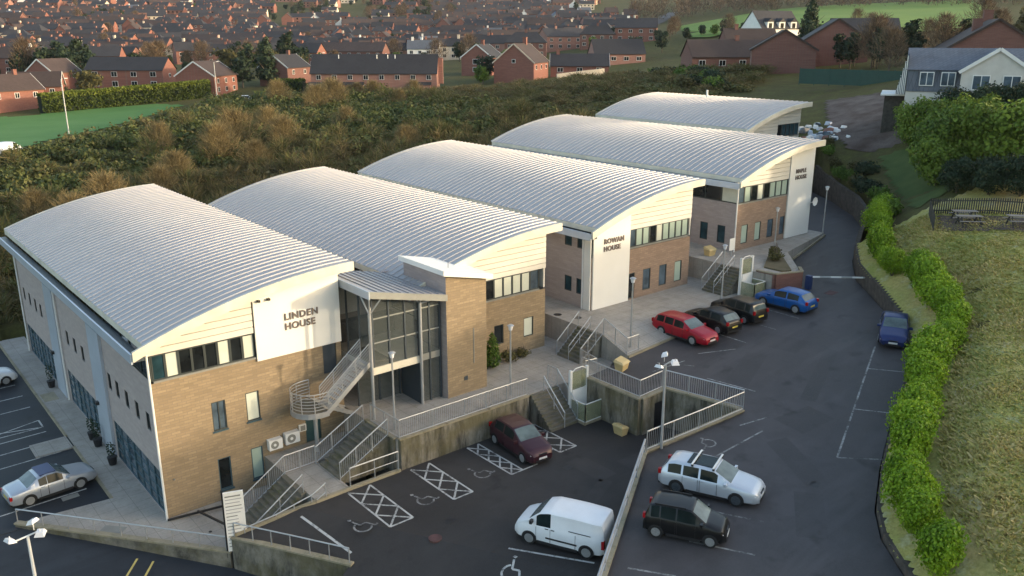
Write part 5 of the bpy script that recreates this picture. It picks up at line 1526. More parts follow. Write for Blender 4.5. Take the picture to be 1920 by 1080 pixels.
bush('low_shrub', 'small shrub in the podium planter', 'shrub', (47.0, -4.1, 6.8), ob[1], CS, (1.2, 1.1, 1.0))
bush('low_shrub', 'yellow-green shrub at the back of the podium planter', 'shrub', (48.0, -3.4, 6.8), ob[0], CS, (1.0, 1.0, 1.1))
random.seed(6)
for y, h, lb in ((12.2, 1.0, 'dark pot plant by the nearer white pier of the first building'), (11.0, 1.2, 'dark pot plant beside the side door of the first building'), (22.8, 1.3, 'dark pot plant by the far white pier of the first building'), (8.0, 0.9, 'dark planter in front of the blue glazed screen')):
    planter(lb, -0.5, y, 0.0, h)

# trees and bank shrubs to the right
BT = []
for sd_, mt in ((1, 'leaf_belt'), (2, 'leaf_belt'), (3, 'leaf_dark')):
    g = random.Random(sd_)
    bl = [(g.uniform(-1.2, 1.2), g.uniform(-1.2, 1.2), g.uniform(1.6, 4.2), g.uniform(.9, 1.5), g.uniform(.9, 1.5), g.uniform(.8, 1.3)) for _ in range(14)] + [(0, 0, 2.0, 1.9, 1.9, 1.7)]
    P, tn = leaf_cloud(7500, bl, 0.21, 200 + sd_, 0.4, clump=20)
    P[:, :, 2] = np.maximum(P[:, :, 2], -0.2)
    BT.append(quads_mesh('crown', P, mt, tn))
TK = trunk_mesh(3.6, 0.16, 3)
def tree(name, label, x, y, crown, trunk, s=1.0, rz=0.0, sz=None, group=None, z=None):
    t = thing(name, label, 'tree', (x, y, (g1(x, y) if z is None else z) - 0.15), rz, group)
    c = place('crown', crown, t); c.scale = (s, s, sz or s)
    k = place('trunk', trunk, t); k.scale = (s, s, sz or s)
    return t
for i, (x, y, v, s) in enumerate([(66.0, -7.4, 0, 0.9), (68.3, -6.6, 1, 1.1), (70.4, -5.4, 0, 1.05), (72.6, -4.4, 1, 1.1), (68.6, -9.4, 0, 1.2), (70.8, -8.2, 1, 1.15), (68.4, -12.0, 1, 1.2), (68.2, -14.6, 0, 1.2)]):
    tree('broadleaf_tree', ORD[i] + ' bright green bushy tree from the left in the row right of the grass strip', x, y, BT[v], TK, s, i * 1.7, None, 'green trees right of the grass strip')
for i, (x, y, v, s) in enumerate([(63.2, -10.4, 2, .62), (63.3, -12.9, 2, .66), (63.6, -15.2, 2, .7)]):
    tree('evergreen_tree', ORD[i] + ' low dark evergreen from the left behind the picnic area fence', x, y, BT[v], TK, s, i * 2.1, None, 'dark evergreens behind the picnic fence')
for i, (x, y, v, s) in enumerate([(75.3, -2.4, 1, 1.0), (76.3, -0.3, 0, .95), (77.8, 1.0, 1, .85), (78.1, -3.2, 2, .92), (78.1, -5.9, 2, .95), (78.0, -8.5, 2, .95)]):
    tree('broadleaf_tree' if v < 2 else 'evergreen_tree', ORD[i] + ' green tree from the right at the left end of the pale dormer house' if v < 2 else ORD[i - 3] + ' dark evergreen from the left in front of the pale dormer house', x, y, BT[v], TK, s, i * 1.3, None, 'trees before the white house' if v < 2 else 'dark trees before the white house')
SH = [bush_mesh(80 + i, 1100, 1.5, 2.0, 0.24, m) for i, m in enumerate(('leaf_dark', 'leaf_tree', 'leaf_olive'))]
for i, (x, y, v, s) in enumerate([(72.0, 5.2, 1, .65), (73.2, 4.2, 2, .6), (69.6, 1.9, 2, .7), (67.0, -1.0, 0, .75), (61.8, -5.0, 1, .9), (59.6, -6.9, 1, .8), (74.6, 8.2, 1, .6), (73.4, 6.6, 2, .6), (68.4, 0.6, 0, .7), (76.6, 9.6, 2, .6), (70.9, 3.4, 1, .65), (71.6, 2.2, 0, .8), (64.6, -3.2, 1, .8)]):
    bush('bank_shrub', ['dark green shrub on the bank above the end of the road', 'bright green shrub on the bank above the end of the road', 'olive shrub on the bank above the end of the road'][v], 'shrub', (x, y, g1(x, y) - .2), SH[v], LS, (s, s, s), i * 1.1, 'shrubs on the road bank')
# rough grass tufts of the field
def tufts(poly, n, seed, h=0.13, w=0.045):
    g = np.random.default_rng(seed)
    P = np.array(poly)
    x = g.uniform(P[:, 0].min(), P[:, 0].max(), n * 3); y = g.uniform(P[:, 1].min(), P[:, 1].max(), n * 3)
    k = inside(x, y, poly); x, y = x[k][:n], y[k][:n]
    n = len(x)
    z = gz(x, y)
    patch = 0.5 + 0.5 * np.sin(x * 0.9 + 1.3 * np.sin(y * 0.7)) * np.cos(y * 0.8 + 1.1 * np.sin(x * 0.5))
    hh = h * (0.4 + 0.9 * g.random(n)) * (0.6 + 0.7 * patch)
    a = g.random(n) * 6.28
    lean = g.normal(size=(n, 2)) * 0.16
    dx, dy = np.cos(a) * w * (1 + g.random(n) * 2), np.sin(a) * w * (1 + g.random(n) * 2)
    Q = np.stack([np.stack([x - dx, y - dy, z - .03], -1), np.stack([x + dx, y + dy, z - .03], -1),
                  np.stack([x + lean[:, 0] + dx * .25, y + lean[:, 1] + dy * .25, z + hh], -1), np.stack([x + lean[:, 0] - dx * .25, y + lean[:, 1] - dy * .25, z + hh], -1)], 1)
    return Q, np.clip(0.62 * g.random(n) + 0.38 * patch + g.normal(size=n) * 0.08, 0, 1)
FP = [(x + 1.7, y - 2.0) for x, y in ROAD_EDGE[0:12]] + [(57, -10), (60, -12), (58, -26), (40, -36), (16, -40)]
Q, tn = tufts(FP, 110000, 5)
tag(place('rough_grass', quads_mesh('rough_grass', Q, 'grass_tuft', tn)), 'rough tawny grass covering the field right of the hedge', 'grass', kind='stuff')
# picnic area
pic = [(54.2, -13.4), (57.6, -11.6), (58.6, -20.0), (54.6, -20.0)]
drape('picnic_paving', pic, 0.4, 'dirt', 0.12)
def picnic(label, x, y, rz):
    t = thing('picnic_table', label, 'picnic table', (x, y, g1(x, y) + 0.1), rz)
    for k in range(3): MB().box(-.9, .9, -.34 + k * .24, -.13 + k * .24, .72, .76).obj('table_plank', 'wood', t)
    for y_ in (-.78, .58): MB().box(-.9, .9, y_, y_ + .2, .42, .46).obj('bench_plank', 'wood', t)
    for x_ in (-.65, .65):
        for s in (-1, 1): MB().bar((x_, s * .7, 0), (x_, s * .2, .72), .08).obj('leg', 'dark_wood', t)
        MB().bar((x_, -.75, .38), (x_, .75, .38), .07).obj('cross_bar', 'dark_wood', t)
picnic('weathered picnic table nearest the field inside the fence', 55.6, -14.8, R(-45))
picnic('weathered picnic table farther back by the fence', 56.9, -13.9, R(-45))
picnic('weathered picnic table at the right edge of the photograph', 55.9, -18.2, R(-50))
def slat_fence(label, pts, h=1.3, sp=0.16, mat='dark_wood', name='slat_fence'):
    x0, y0 = pts[0]
    z0 = g1(x0, y0)
    t = thing(name, label, 'fence', (x0, y0, z0))
    sl_ = MB().box(-.045, .045, -.012, .012, 0, h).mesh('slat', mat)
    for (xa, ya), (xb, yb) in zip(pts, pts[1:]):
        L = math.hypot(xb - xa, yb - ya); n = int(L / sp); rz = math.atan2(yb - ya, xb - xa)
        for k in range(n):
            f = (k + .5) / n; x, y = xa + (xb - xa) * f, ya + (yb - ya) * f
            place('slat', sl_, t, (x - x0, y - y0, g1(x, y) - z0), rz)
        za, zb_ = g1(xa, ya) - z0, g1(xb, yb) - z0
        for q in (.25, .85): MB().bar((xa - x0, ya - y0, za + h * q), (xb - x0, yb - y0, zb_ + h * q), .04, .08).obj('rail', mat, t)
slat_fence('dark slatted fence behind the picnic tables', [(58.2, -10.6), (58.9, -15.0), (59.3, -20.5)])
slat_fence('dark slatted fence on the left side of the picnic area', [(54.0, -13.0), (58.2, -10.6)])
t = thing('post_fence', 'post and rail fence along the right side of the grass strip', 'fence', (77.5, -1.6, g1(77.5, -1.6)))
for k in range(8):
    f = k / 7
    x, y = 77.5 - 13.6 * f, -1.6 - 8.4 * f
    MB().box(-.06, .06, -.06, .06, -.2, 1.1).obj('post', 'wood', t).location = (x - 77.5, y + 1.6, g1(x, y) - g1(77.5, -1.6))
# green mesh fence, debris heap at the dirt track
gf = thing('mesh_fence', 'dark green mesh fence at the end of the dirt track', 'fence', (107.0, 33.0, 17.0))
for k in range(9):
    xa, ya, xb, yb = 107 + .3 * k, 33 - 2.3 * k, 107 + .3 * (k + 1), 33 - 2.3 * (k + 1)
    za = zb_ = 0.0
    MB().bar((xa - 107, ya - 33, za + 1.1), (xb - 107, yb - 33, zb_ + 1.1), .06, 2.2).obj('mesh_panel', 'fence_green', gf)
    MB().cyl((xa - 107, ya - 33, za - .2), (xa - 107, ya - 33, za + 2.35), .06, n=6).obj('post', 'fence_green', gf)
rg = random.Random(12)
for k in range(34):
    x = 79.6 + rg.gauss(0, 1.6) + (4.5 if k > 24 else 0); y = 12.0 + rg.gauss(0, 1.4) + (4.5 if k > 24 else 0)
    s = .35 + .45 * rg.random()
    t = thing('rubble_sack', 'pale sack or slab in the rubbish heap beside the dirt track', 'sack', (x, y, g1(x, y)), rg.random() * 3, 'rubbish heap by the dirt track')
    m = MB().add([(-s, -s * .6, -.1), (s, -s * .6, -.1), (s * .9, s * .6, -.1), (-s, s * .5, -.1), (-s * .7, -s * .4, s * .7), (s * .6, -s * .5, s * .6), (s * .7, s * .3, s * .8), (-s * .6, s * .4, s * .55)],
                 [(0, 3, 2, 1), (4, 5, 6, 7), (0, 1, 5, 4), (1, 2, 6, 5), (2, 3, 7, 6), (3, 0, 4, 7)])
    m.obj('sack_body', ('white_render', 'gutter', 'white_render', 'glass_blue', 'pink_brick')[k % 5], t)

# ------------------------------------------------------------------ scrub hillside
SCRUB = [(-25, 70), (-8, 37), (61, 37), (66, 39), (80, 38), (90, 46), (104, 40), (126, 50), (134, 74), (134, 108), (118, 132), (92, 151), (64, 157), (50, 140), (35, 121), (14, 101), (-20, 90)]
def scrub():
    g = np.random.default_rng(21)
    base = []
    twb = [twig_cloud(230, 1.5, 1.15, 330 + k, .55, .028, .05) for k in range(4)]
    for k in range(6):
        n = 230
        P, tn = leaf_cloud(n, [(0, 0, .55, 1, 1, .75), (.6, .2, .4, .7, .7, .55), (-.4, .5, .5, .7, .6, .6), (.1, -.6, .45, .7, .6, .55)], .22, 300 + k, .35, clump=8)
        base.append((P, tn))
    out, tint = [], []
    P = np.array(SCRUB)
    c = 0
    while c < 2600:
        x, y = g.uniform(P[:, 0].min(), P[:, 0].max()), g.uniform(P[:, 1].min(), P[:, 1].max())
        if not inside([x], [y], SCRUB)[0]: continue
        d = math.hypot(x - CAM[0], y - CAM[1])
        if g.random() > 1.15 * min(1, (75 / d) ** .7): continue
        c += 1
        B, tn = base[int(g.integers(6))]
        patch = .5 + .5 * math.sin(x * .075 + 1.5 * math.sin(y * .06)) * math.cos(y * .08 + 1.2 * math.sin(x * .05))
        near_b = np.interp(y, [40, 62, 82], [.85, .65, .1]) * np.interp(x, [40, 75], [1, .5])
        heath = np.interp(x - .25 * y, [40, 75], [0, .62])
        brown = np.clip(.18 + .35 * patch + .6 * max(near_b, heath) + g.normal() * .14, 0, 1)
        if brown > .55 + .2 * g.random(): B, tn = twb[int(g.integers(4))]
        s = g.uniform(.9, 1.9) * (.75 + .25 * min(2.2, d / 90)); sz = s * g.uniform(.6, 1.15) * (1.0 if brown < .6 else .85) * (.55 if heath > .45 else 1)
        a = g.random() * 6.28
        Q = B * np.array([s, s, sz])
        R_ = np.array([[math.cos(a), -math.sin(a), 0], [math.sin(a), math.cos(a), 0], [0, 0, 1]])
        out.append(Q @ R_.T + np.array([x, y, g1(x, y)]))
        tint.append(np.clip(.12 + .58 * brown + .45 * (tn - .4), 0, 1))
    return np.concatenate(out), np.concatenate(tint)
Q, tn = scrub()
tag(place('gorse_scrub', quads_mesh('gorse_scrub', Q, 'scrub', tn)), 'dense gorse and bramble scrub on the hillside behind the offices', 'scrub', kind='stuff')
TW = []
for k in range(4):
    P, tn = twig_cloud(2200, 4.4, 2.2, 400 + k, 0.9, .02, .05)
    TW.append(quads_mesh('twigs', P, 'tawny', tn))
TS = stem_mesh(3.2, 1.6, 9, 'bark', 7)
rg = random.Random(31)
for i, (x, y, s) in enumerate([(10, 58, 1.1), (14.5, 62, 1.2), (18, 56, 1.0), (8, 66, .9), (34, 78, 1.2), (39, 84, 1.3), (44, 78, 1.1), (30, 90, 1.0), (48, 92, 1.0), (36, 70, .9), (26, 72, .9), (22, 66, .9), (60, 88, .8), (70, 118, 1.2), (76, 122, 1.3), (82, 134, 1.2), (72, 140, 1.2), (94, 136, .9), (100, 128, .9), (92, 140, .8), (86, 112, .8), (0, 60, .9), (-2, 70, 1.0), (55, 62, .8)]):
    t = thing('tawny_shrub', 'tall tawny leafless shrub standing out of the green scrub', 'shrub', (x, y, g1(x, y) - .2), rg.random() * 6, 'tawny shrubs in the scrub')
    for nm, me in (('twigs', TW[i % 4]), ('stems', TS)):
        o = place(nm, me, t); o.scale = (s * 1.15, s * 1.15, s)

# ------------------------------------------------------------------ houses
TH = R(-39.7)
def house_win(m, u, z, w, h, y, fr='white_frame'):
    m.box(u - w / 2, u + w / 2, y - .06, y + .02, z, z + h, 0)
    for a, b in ((u - w / 2 + .08, u - .04), (u + .04, u + w / 2 - .08)): m.box(a, b, y - .075, y - .055, z + .08, z + h - .08, 1)
def house(name, label, x, y, rz, L, Dp, wh, rh, wm, rm, wins=(), gwins=(), chim=(), barge=None, group=None, z=None, over=.35, hip=0.0, porch=None, winmats=('white_frame', 'glass')):
    t = thing(name, label, 'house', (x, y, g1(x, y) if z is None else z), rz, group)
    hl, hd = L / 2, Dp / 2
    m = MB()
    m.add([(-hl, -hd, -2), (hl, -hd, -2), (hl, hd, -2), (-hl, hd, -2), (-hl, -hd, wh), (hl, -hd, wh), (hl, hd, wh), (-hl, hd, wh)], [(0, 1, 5, 4), (1, 2, 6, 5), (2, 3, 7, 6), (3, 0, 4, 7)])
    if not hip: m.add([(-hl, -hd, wh), (-hl, hd, wh), (-hl, 0, wh + rh), (hl, -hd, wh), (hl, hd, wh), (hl, 0, wh + rh)], [(0, 2, 1), (3, 4, 5)])
    m.obj('wall', wm, t)
    k = over * rh / hd
    a, b = hl + (.2 if not hip else over), hd + over
    ri = a - hip
    rf = MB()
    th = .16
    for dz in (0,):
        vs = [(-a, -b, wh - k), (a, -b, wh - k), (ri, 0, wh + rh), (-ri, 0, wh + rh), (-a, b, wh - k), (a, b, wh - k)]
        rf.add([(p[0], p[1], p[2] + th) for p in vs], [(0, 1, 2, 3), (5, 4, 3, 2), (1, 5, 2), (4, 0, 3)] if hip else [(0, 1, 2, 3), (5, 4, 3, 2)])
        rf.add([(p[0], p[1], p[2] + .02) for p in vs], [(3, 2, 1, 0), (2, 3, 4, 5)])
        e = [(-a, -b, wh - k), (a, -b, wh - k), (a, b, wh - k), (-a, b, wh - k)]
        rf.add([(p[0], p[1], p[2] + .02) for p in e] + [(p[0], p[1], p[2] + th) for p in e], [(0, 1, 5, 4), (2, 3, 7, 6)] + ([(1, 2, 6, 5), (3, 0, 4, 7)] if hip else []))
    r_ = rf.obj('roof', rm, t)
    if barge:
        for s in (-1, 1):
            bm = MB()
            for q in (-1, 1): bm.bar((s * (a + .02), q * b, wh - k + .05), (s * (a + .02), 0, wh + rh + .05), .06, .3)
            bm.obj('bargeboard', barge, r_)
    for cx, cy, cw, ch in chim:
        zc = wh + rh * (1 - abs(cy) / hd)
        c = MB().box(cx - cw / 2, cx + cw / 2, cy - cw / 2, cy + cw / 2, zc - .6 - (wh if cw > 1.4 else 0), zc + ch)
        c.box(cx - cw / 2 - .06, cx + cw / 2 + .06, cy - cw / 2 - .06, cy + cw / 2 + .06, zc + ch, zc + ch + .12)
        c.obj('chimney', wm, r_)
    for u, zz, w, h in wins:
        q = MB(); house_win(q, u, zz, w, h, -hd); q.obj('window', list(winmats), t)
    for s, v, zz, w, h in gwins:
        q = MB(); q.box(min(s * hl, s * (hl + .06)), max(s * hl, s * (hl + .06)), v - w / 2, v + w / 2, zz, zz + h, 0); q.box(min(s * (hl + .05), s * (hl + .075)), max(s * (hl + .05), s * (hl + .075)), v - w / 2 + .1, v + w / 2 - .1, zz + .1, zz + h - .1, 1); q.obj('window', list(winmats), t)
    if porch:
        for u, w in porch:
            q = MB().box(u - w / 2, u + w / 2, -hd - 1.2, -hd, -1, 2.1, 0); q.add([(u - w / 2 - .2, -hd - 1.4, 2.1), (u + w / 2 + .2, -hd - 1.4, 2.1), (u + w / 2 + .2, -hd, 2.8), (u - w / 2 - .2, -hd, 2.8)], [(0, 1, 2, 3)], 1); q.obj('porch', [wm, rm], t)
    return t
def row(n, L, z, w=1.1, h=1.2): return [(-L / 2 + L * (i + .5) / n, z, w, h) for i in range(n)]
lt = house('terrace_house', 'long brick terrace with a dark roof and sunlit end wall beyond the scrub', 103.4, 150.0, TH, 31, 8.5, 5.0, 4.2, 'pink_brick', 'slate', row(8, 31, 3.3, 1.2, 1.2) + [(-12, .8, 1.2, 1.3), (-2, .8, 1.2, 1.3), (9, .8, 1.2, 1.3)], [(1, 1.5, 3.2, .9, 1.1)], [(15.9, 1.5, 1.5, .6)], None, porch=[(-13.5, 4.5), (-5, 5), (12, 4)])
for u in (-9, 0.5, 3.2, 5): MB().cyl((u, -1.0, 7.9), (u, -1.0, 9.2), .12, n=6).obj('roof_vent', 'white_frame', lt)
house('gabled_house', 'red brick house with white bargeboards at the far left edge', 26.5, 183.0, TH + R(62), 13, 9, 4.4, 3.2, 'red_brick', 'slate_brown', row(3, 13, 2.6), [(-1, 0, 2.8, 1.1, 1.1)], [(3, 0, .8, 1.0)], 'white_frame')
house('gabled_house', 'red brick house joined behind the far left house', 34.0, 187.0, TH + R(20), 11, 8, 4.4, 3.0, 'red_brick', 'slate_brown', row(3, 11, 2.6) + row(3, 11, .6), [], [], 'white_frame')
house('gabled_house', 'small red gabled house behind the far left houses', 44.0, 214.8, TH + R(75), 10, 8.5, 4.4, 3.2, 'red_brick', 'slate_brown', row(2, 10, 2.7), [], [], 'white_frame')
house('terrace_house', 'red brick terrace with white windows behind the clipped hedge', 60.3, 203.4, TH + R(-4), 21, 8, 5.0, 3.0, 'red_brick', 'slate', row(4, 21, 3.2, 1.6, 1.3) + row(4, 21, .7, 1.6, 1.4), [(1, 0, 3, 1, 1)], [], None)
house('gabled_house', 'brick house with a broad white-edged gable right of the hedge', 73.4, 184.5, TH + R(80), 12, 10.5, 4.6, 3.4, 'red_brick', 'slate_brown', row(3, 12, 2.7) + row(3, 12, .6), [], [], 'white_frame')
house('gabled_house', 'house with white-edged gable left of the long terrace', 95.5, 185.0, TH + R(70), 11, 9, 4.6, 3.2, 'dark_brick', 'slate', row(2, 11, 2.7), [], [(2, 0, .8, 1)], 'white_frame')
house('gabled_house', 'tall red brick gabled house with chimney right of the long terrace', 142.3, 139.5, TH + R(72), 14, 11, 4.8, 4.6, 'red_brick', 'slate_brown', row(3, 14, 2.9), [(-1, 0, 4.6, 1, 1)], [(3, 0, 1.0, 1.6)], 'cream_render')
house('gabled_house', 'brick house with white gable trim and large window behind the tall gabled house', 152.0, 169.0, TH + R(74), 12, 9.5, 5.0, 3.6, 'red_brick', 'slate', row(2, 12, 3), [(-1, 0, 3.0, 2.4, 1.5), (-1, 0, .8, 2.4, 1.4)], [(0, 0, .9, 1.2)], 'white_frame')
house('bungalow', 'brick bungalow with small white-edged gables beside the cream wall', 160.5, 136.0, TH + R(-3), 16, 9, 2.6, 3.0, 'red_brick', 'slate', row(3, 16, .9, 1.6, 1.2), [(1, 0, 1, 1.4, 1.2)], [(-6, 0, .9, 1.1)], 'white_frame')
house('bungalow', 'dark-roofed bungalow with skylights behind the bungalow by the cream wall', 192.0, 152.0, TH + R(6), 16, 11, 3.0, 4.2, 'pink_brick', 'slate', row(4, 16, .9, 1.6, 1.2), [(1, 0, 3.4, 1.3, 1.2)], [], None)
house('gabled_house', 'plain brick gabled house nearest the scrub on the right', 128.5, 50.5, TH + R(76), 12, 10.8, 4.6, 3.2, 'dark_brick', 'slate_brown', row(3, 12, 2.9), [], [], 'slate_brown', z=17.0)
house('gabled_house', 'plain brick gabled house behind and right of the nearest one', 143.5, 49.5, TH + R(76), 14, 11.0, 5.4, 3.6, 'dark_brick', 'slate', row(3, 14, 2.9), [], [], 'slate_brown', z=17.8)
house('terrace_house', 'dark-roofed brick house with a sunlit end behind the two gabled houses', 160.5, 53.0, TH + R(-8), 13, 8, 5.0, 3.6, 'dark_brick', 'slate', row(3, 13, 3), [], [], None, z=18.6)
house('bungalow', 'dark brick bungalow half hidden by shrubs left of the gabled houses', 143.0, 73.5, TH + R(4), 17, 9, 2.8, 3.2, 'dark_brick', 'slate_brown', row(4, 17, .9, 1.4, 1.2), [], [(2, 0, .8, .9)], None, z=17.0)
house('bungalow', 'brick house with small dormers behind the dark bungalow', 165.0, 84.0, TH + R(2), 12, 8, 3.2, 3.2, 'dark_brick', 'slate_brown', row(3, 12, .9), [], [(-3, 0, .8, 1)], None, z=19.0)
wh_ = house('white_house', 'white rendered house with dormers in front of the pasture', 228.3, 121.0, TH + R(24), 15, 10, 5.6, 5.0, 'white_render', 'slate', row(3, 15, .9, 1.5, 1.4), [(-1, 0, 3, 1.1, 1.2)], [], None)
for u in (-4.5, 0, 4.5):
    q = MB().box(u - 1.1, u + 1.1, -5.2, -2, 5.2, 7.4, 0); q.add([(u - 1.3, -5.4, 7.4), (u + 1.3, -5.4, 7.4), (u + 1.3, -1.5, 7.4), (u - 1.3, -1.5, 7.4), (u, -5.4, 8.5), (u, -1.2, 8.5)], [(0, 1, 4), (0, 4, 5, 3), (1, 2, 5, 4)], 1); q.box(u - .6, u + .6, -5.26, -5.2, 5.6, 7.0, 2); q.obj('dormer', ['white_render', 'slate', 'glass'], wh_)
house('gabled_house', 'large brown brick house with tall chimneys at the right edge', 121.5, 12.5, TH + R(70), 14, 12, 4.6, 3.8, 'dark_brick', 'slate_brown', row(3, 14, 2.9), [(-1, -2, 2.0, 1.0, 1.4)], [(4, 0, 1.2, 1.4), (-2, 2, 1.2, 1.4)], 'slate_brown', z=17.6)
# white dormer house on the right
wd = thing('dormer_house', 'pale house with blue slate upper storey and a white gable behind the dark trees', 'house', (85.3, 0.4, 15.6), TH + R(-24))
hw_, hd_ = 4.9, 4.2
hr_ = 9.5
MB().box(-hw_, hr_, -hd_, hd_, -3, 2.75).obj('wall', 'grey_render', wd)
MB().add([(-hw_, -hd_ - .1, 2.76), (hr_, -hd_ - .1, 2.76), (hr_, -hd_ + .35, 5.0), (-hw_, -hd_ + .35, 5.0), (-hw_, hd_ + .1, 2.76), (hr_, hd_ + .1, 2.76), (hr_, hd_ - .35, 5.0), (-hw_, hd_ - .35, 5.0)], [(0, 1, 2, 3), (5, 4, 7, 6), (4, 0, 3, 7), (1, 5, 6, 2)]).obj('slate_storey', 'slate_blue', wd)
MB().add([(-hw_ - .2, -hd_ + .1, 4.95), (hr_ + .2, -hd_ + .1, 4.95), (hr_ + .2, 0, 7.1), (-hw_ - .2, 0, 7.1), (-hw_ - .2, hd_ - .1, 4.95), (hr_ + .2, hd_ - .1, 4.95)], [(0, 1, 2, 3), (5, 4, 3, 2), (0, 3, 4), (1, 5, 2)]).obj('roof', 'slate_blue', wd)
for u in (-3.05, -1.05):
    q = MB(); house_win(q, u, 3.35, 1.35, 1.4, -hd_ - .02); q.box(u - .75, u + .75, -hd_ - .01, -hd_ + .5, 3.25, 4.9, 2); q.obj('window', ['white_frame', 'glass_blue', 'slate_blue'], wd)
g0, g2 = .1, 6.3
gm = (g0 + g2) / 2
MB().add([(g0, -hd_ - 1.2, -2), (g2, -hd_ - 1.2, -2), (g2, -hd_ - 1.2, 4.9), (gm, -hd_ - 1.2, 7.0), (g0, -hd_ - 1.2, 4.9), (g0, -hd_ + .2, -2), (g2, -hd_ + .2, -2), (g2, -hd_ + .2, 4.9), (gm, -hd_ + .2, 7.0), (g0, -hd_ + .2, 4.9)],
         [(0, 1, 2, 3, 4), (1, 6, 7, 2), (5, 0, 4, 9)]).obj('gable_wing', 'grey_render', wd)
MB().add([(g0 - .3, -hd_ - 1.35, 4.78), (gm, -hd_ - 1.35, 7.12), (gm, 0, 7.12), (g0 - .3, 0, 4.78), (g2 + .3, -hd_ - 1.35, 4.78), (g2 + .3, 0, 4.78)], [(0, 1, 2, 3), (1, 4, 5, 2)]).obj('gable_roof', 'slate_blue', wd)
bm_ = MB()
bm_.bar((g0 - .3, -hd_ - 1.38, 4.78), (gm, -hd_ - 1.38, 7.1), .08, .32); bm_.bar((g2 + .3, -hd_ - 1.38, 4.78), (gm, -hd_ - 1.38, 7.1), .08, .32)
bm_.obj('bargeboard', 'white_frame', wd)
for u in (1.9, 4.6):
    q = MB(); house_win(q, u, 3.1, 1.6, 1.45, -hd_ - 1.2); q.box(u - 1.0, u + 1.0, -hd_ - 1.36, -hd_ - 1.2, 2.86, 3.02, 2); q.obj('window', ['white_frame', 'glass_blue', 'sill'], wd)
sun_ = MB()
for k in range(6):
    sun_.bar((-hw_ - .95 + .16 * k, -hd_ + .3, 2.4), (-hw_ - .95 + .16 * k, -hd_ + .3, 2.6 + .75 * k), .08)
    sun_.bar((-hw_ - .95 + .16 * k, hd_ - 1, 2.4), (-hw_ - .95 + .16 * k, hd_ - 1, 2.6 + .75 * k), .08)
sun_.add([(-hw_ - 1.0, -hd_ + .3, 2.5), (-hw_ - .05, -hd_ + .3, 6.6), (-hw_ - .05, hd_ - 1, 6.6), (-hw_ - 1.0, hd_ - 1, 2.5)], [(0, 1, 2, 3)], 1)
sun_.add([(-hw_ - 1.0, -hd_ + .32, 2.4), (-hw_ - .05, -hd_ + .32, 2.4), (-hw_ - .05, -hd_ + .32, 6.6)], [(0, 1, 2)], 1)
sun_.obj('glazed_gable', ['white_frame', 'glass_blue'], wd)
MB().box(-hw_ - 2.4, -hw_ - .02, -hd_ + 1.0, hd_, 2.2, 2.36).obj('flat_roof', 'white_frame', wd)
MB().box(-hw_ - 2.0, -hw_ - .03, -hd_ + 2.0, hd_ - .2, -3, 2.19).obj('side_wall', 'dark_wood', wd)

# clipped hedge by the lawn, cream garden wall
def hedge_box(label, a, b, h, w, n, mat, seed, leaf=.24):
    g = np.random.default_rng(seed)
    (xa, ya), (xb, yb) = a, b
    t = thing('clipped_hedge', label, 'hedge', (xa, ya, g1(xa, ya)))
    L = math.hypot(xb - xa, yb - ya)
    f = g.random(n)
    side = g.random(n)
    ux, uy = (xb - xa) / L, (yb - ya) / L
    top = side < .4
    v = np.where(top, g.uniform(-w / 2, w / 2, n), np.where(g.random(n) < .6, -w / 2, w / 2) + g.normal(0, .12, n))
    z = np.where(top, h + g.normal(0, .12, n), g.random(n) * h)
    x = xa + (xb - xa) * f + uy * v; y = ya + (yb - ya) * f - ux * v
    c = np.stack([x - xa, y - ya, gz(x, y) - g1(xa, ya) + z], -1)
    nn = g.normal(size=(n, 3)); nn /= np.linalg.norm(nn, axis=1)[:, None]
    p = np.cross(nn, g.normal(size=(n, 3))); p /= np.linalg.norm(p, axis=1)[:, None]
    q = np.cross(nn, p)
    P = np.stack([c - p * leaf, c - q * leaf, c + p * leaf, c + q * leaf], 1)
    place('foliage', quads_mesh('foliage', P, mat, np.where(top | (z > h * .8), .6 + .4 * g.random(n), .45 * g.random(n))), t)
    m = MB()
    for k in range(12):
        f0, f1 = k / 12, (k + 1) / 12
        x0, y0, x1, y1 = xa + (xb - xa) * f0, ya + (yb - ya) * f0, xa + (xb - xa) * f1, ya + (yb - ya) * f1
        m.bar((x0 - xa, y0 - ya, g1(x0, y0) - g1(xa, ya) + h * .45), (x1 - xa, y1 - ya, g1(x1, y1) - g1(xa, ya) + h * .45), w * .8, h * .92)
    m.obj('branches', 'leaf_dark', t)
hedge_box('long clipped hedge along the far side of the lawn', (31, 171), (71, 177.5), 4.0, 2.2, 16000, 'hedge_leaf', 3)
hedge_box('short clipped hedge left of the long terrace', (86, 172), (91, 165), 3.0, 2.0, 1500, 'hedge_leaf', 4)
cw = thing('garden_wall', 'cream garden wall in front of the bungalow', 'wall', (136, 118.5, g1(136, 118.5)))
for k in range(5):
    x0, y0, x1, y1 = 136 + 3 * k, 118.5 - .3 * k, 136 + 3 * (k + 1), 118.5 - .3 * (k + 1)
    MB().bar((x0 - 136, y0 - 118.5, g1(x0, y0) - g1(136, 118.5) + .9), (x1 - 136, y1 - 118.5, g1(x1, y1) - g1(136, 118.5) + .9), .3, 2.2).obj('wall_panel', 'cream_render', cw)
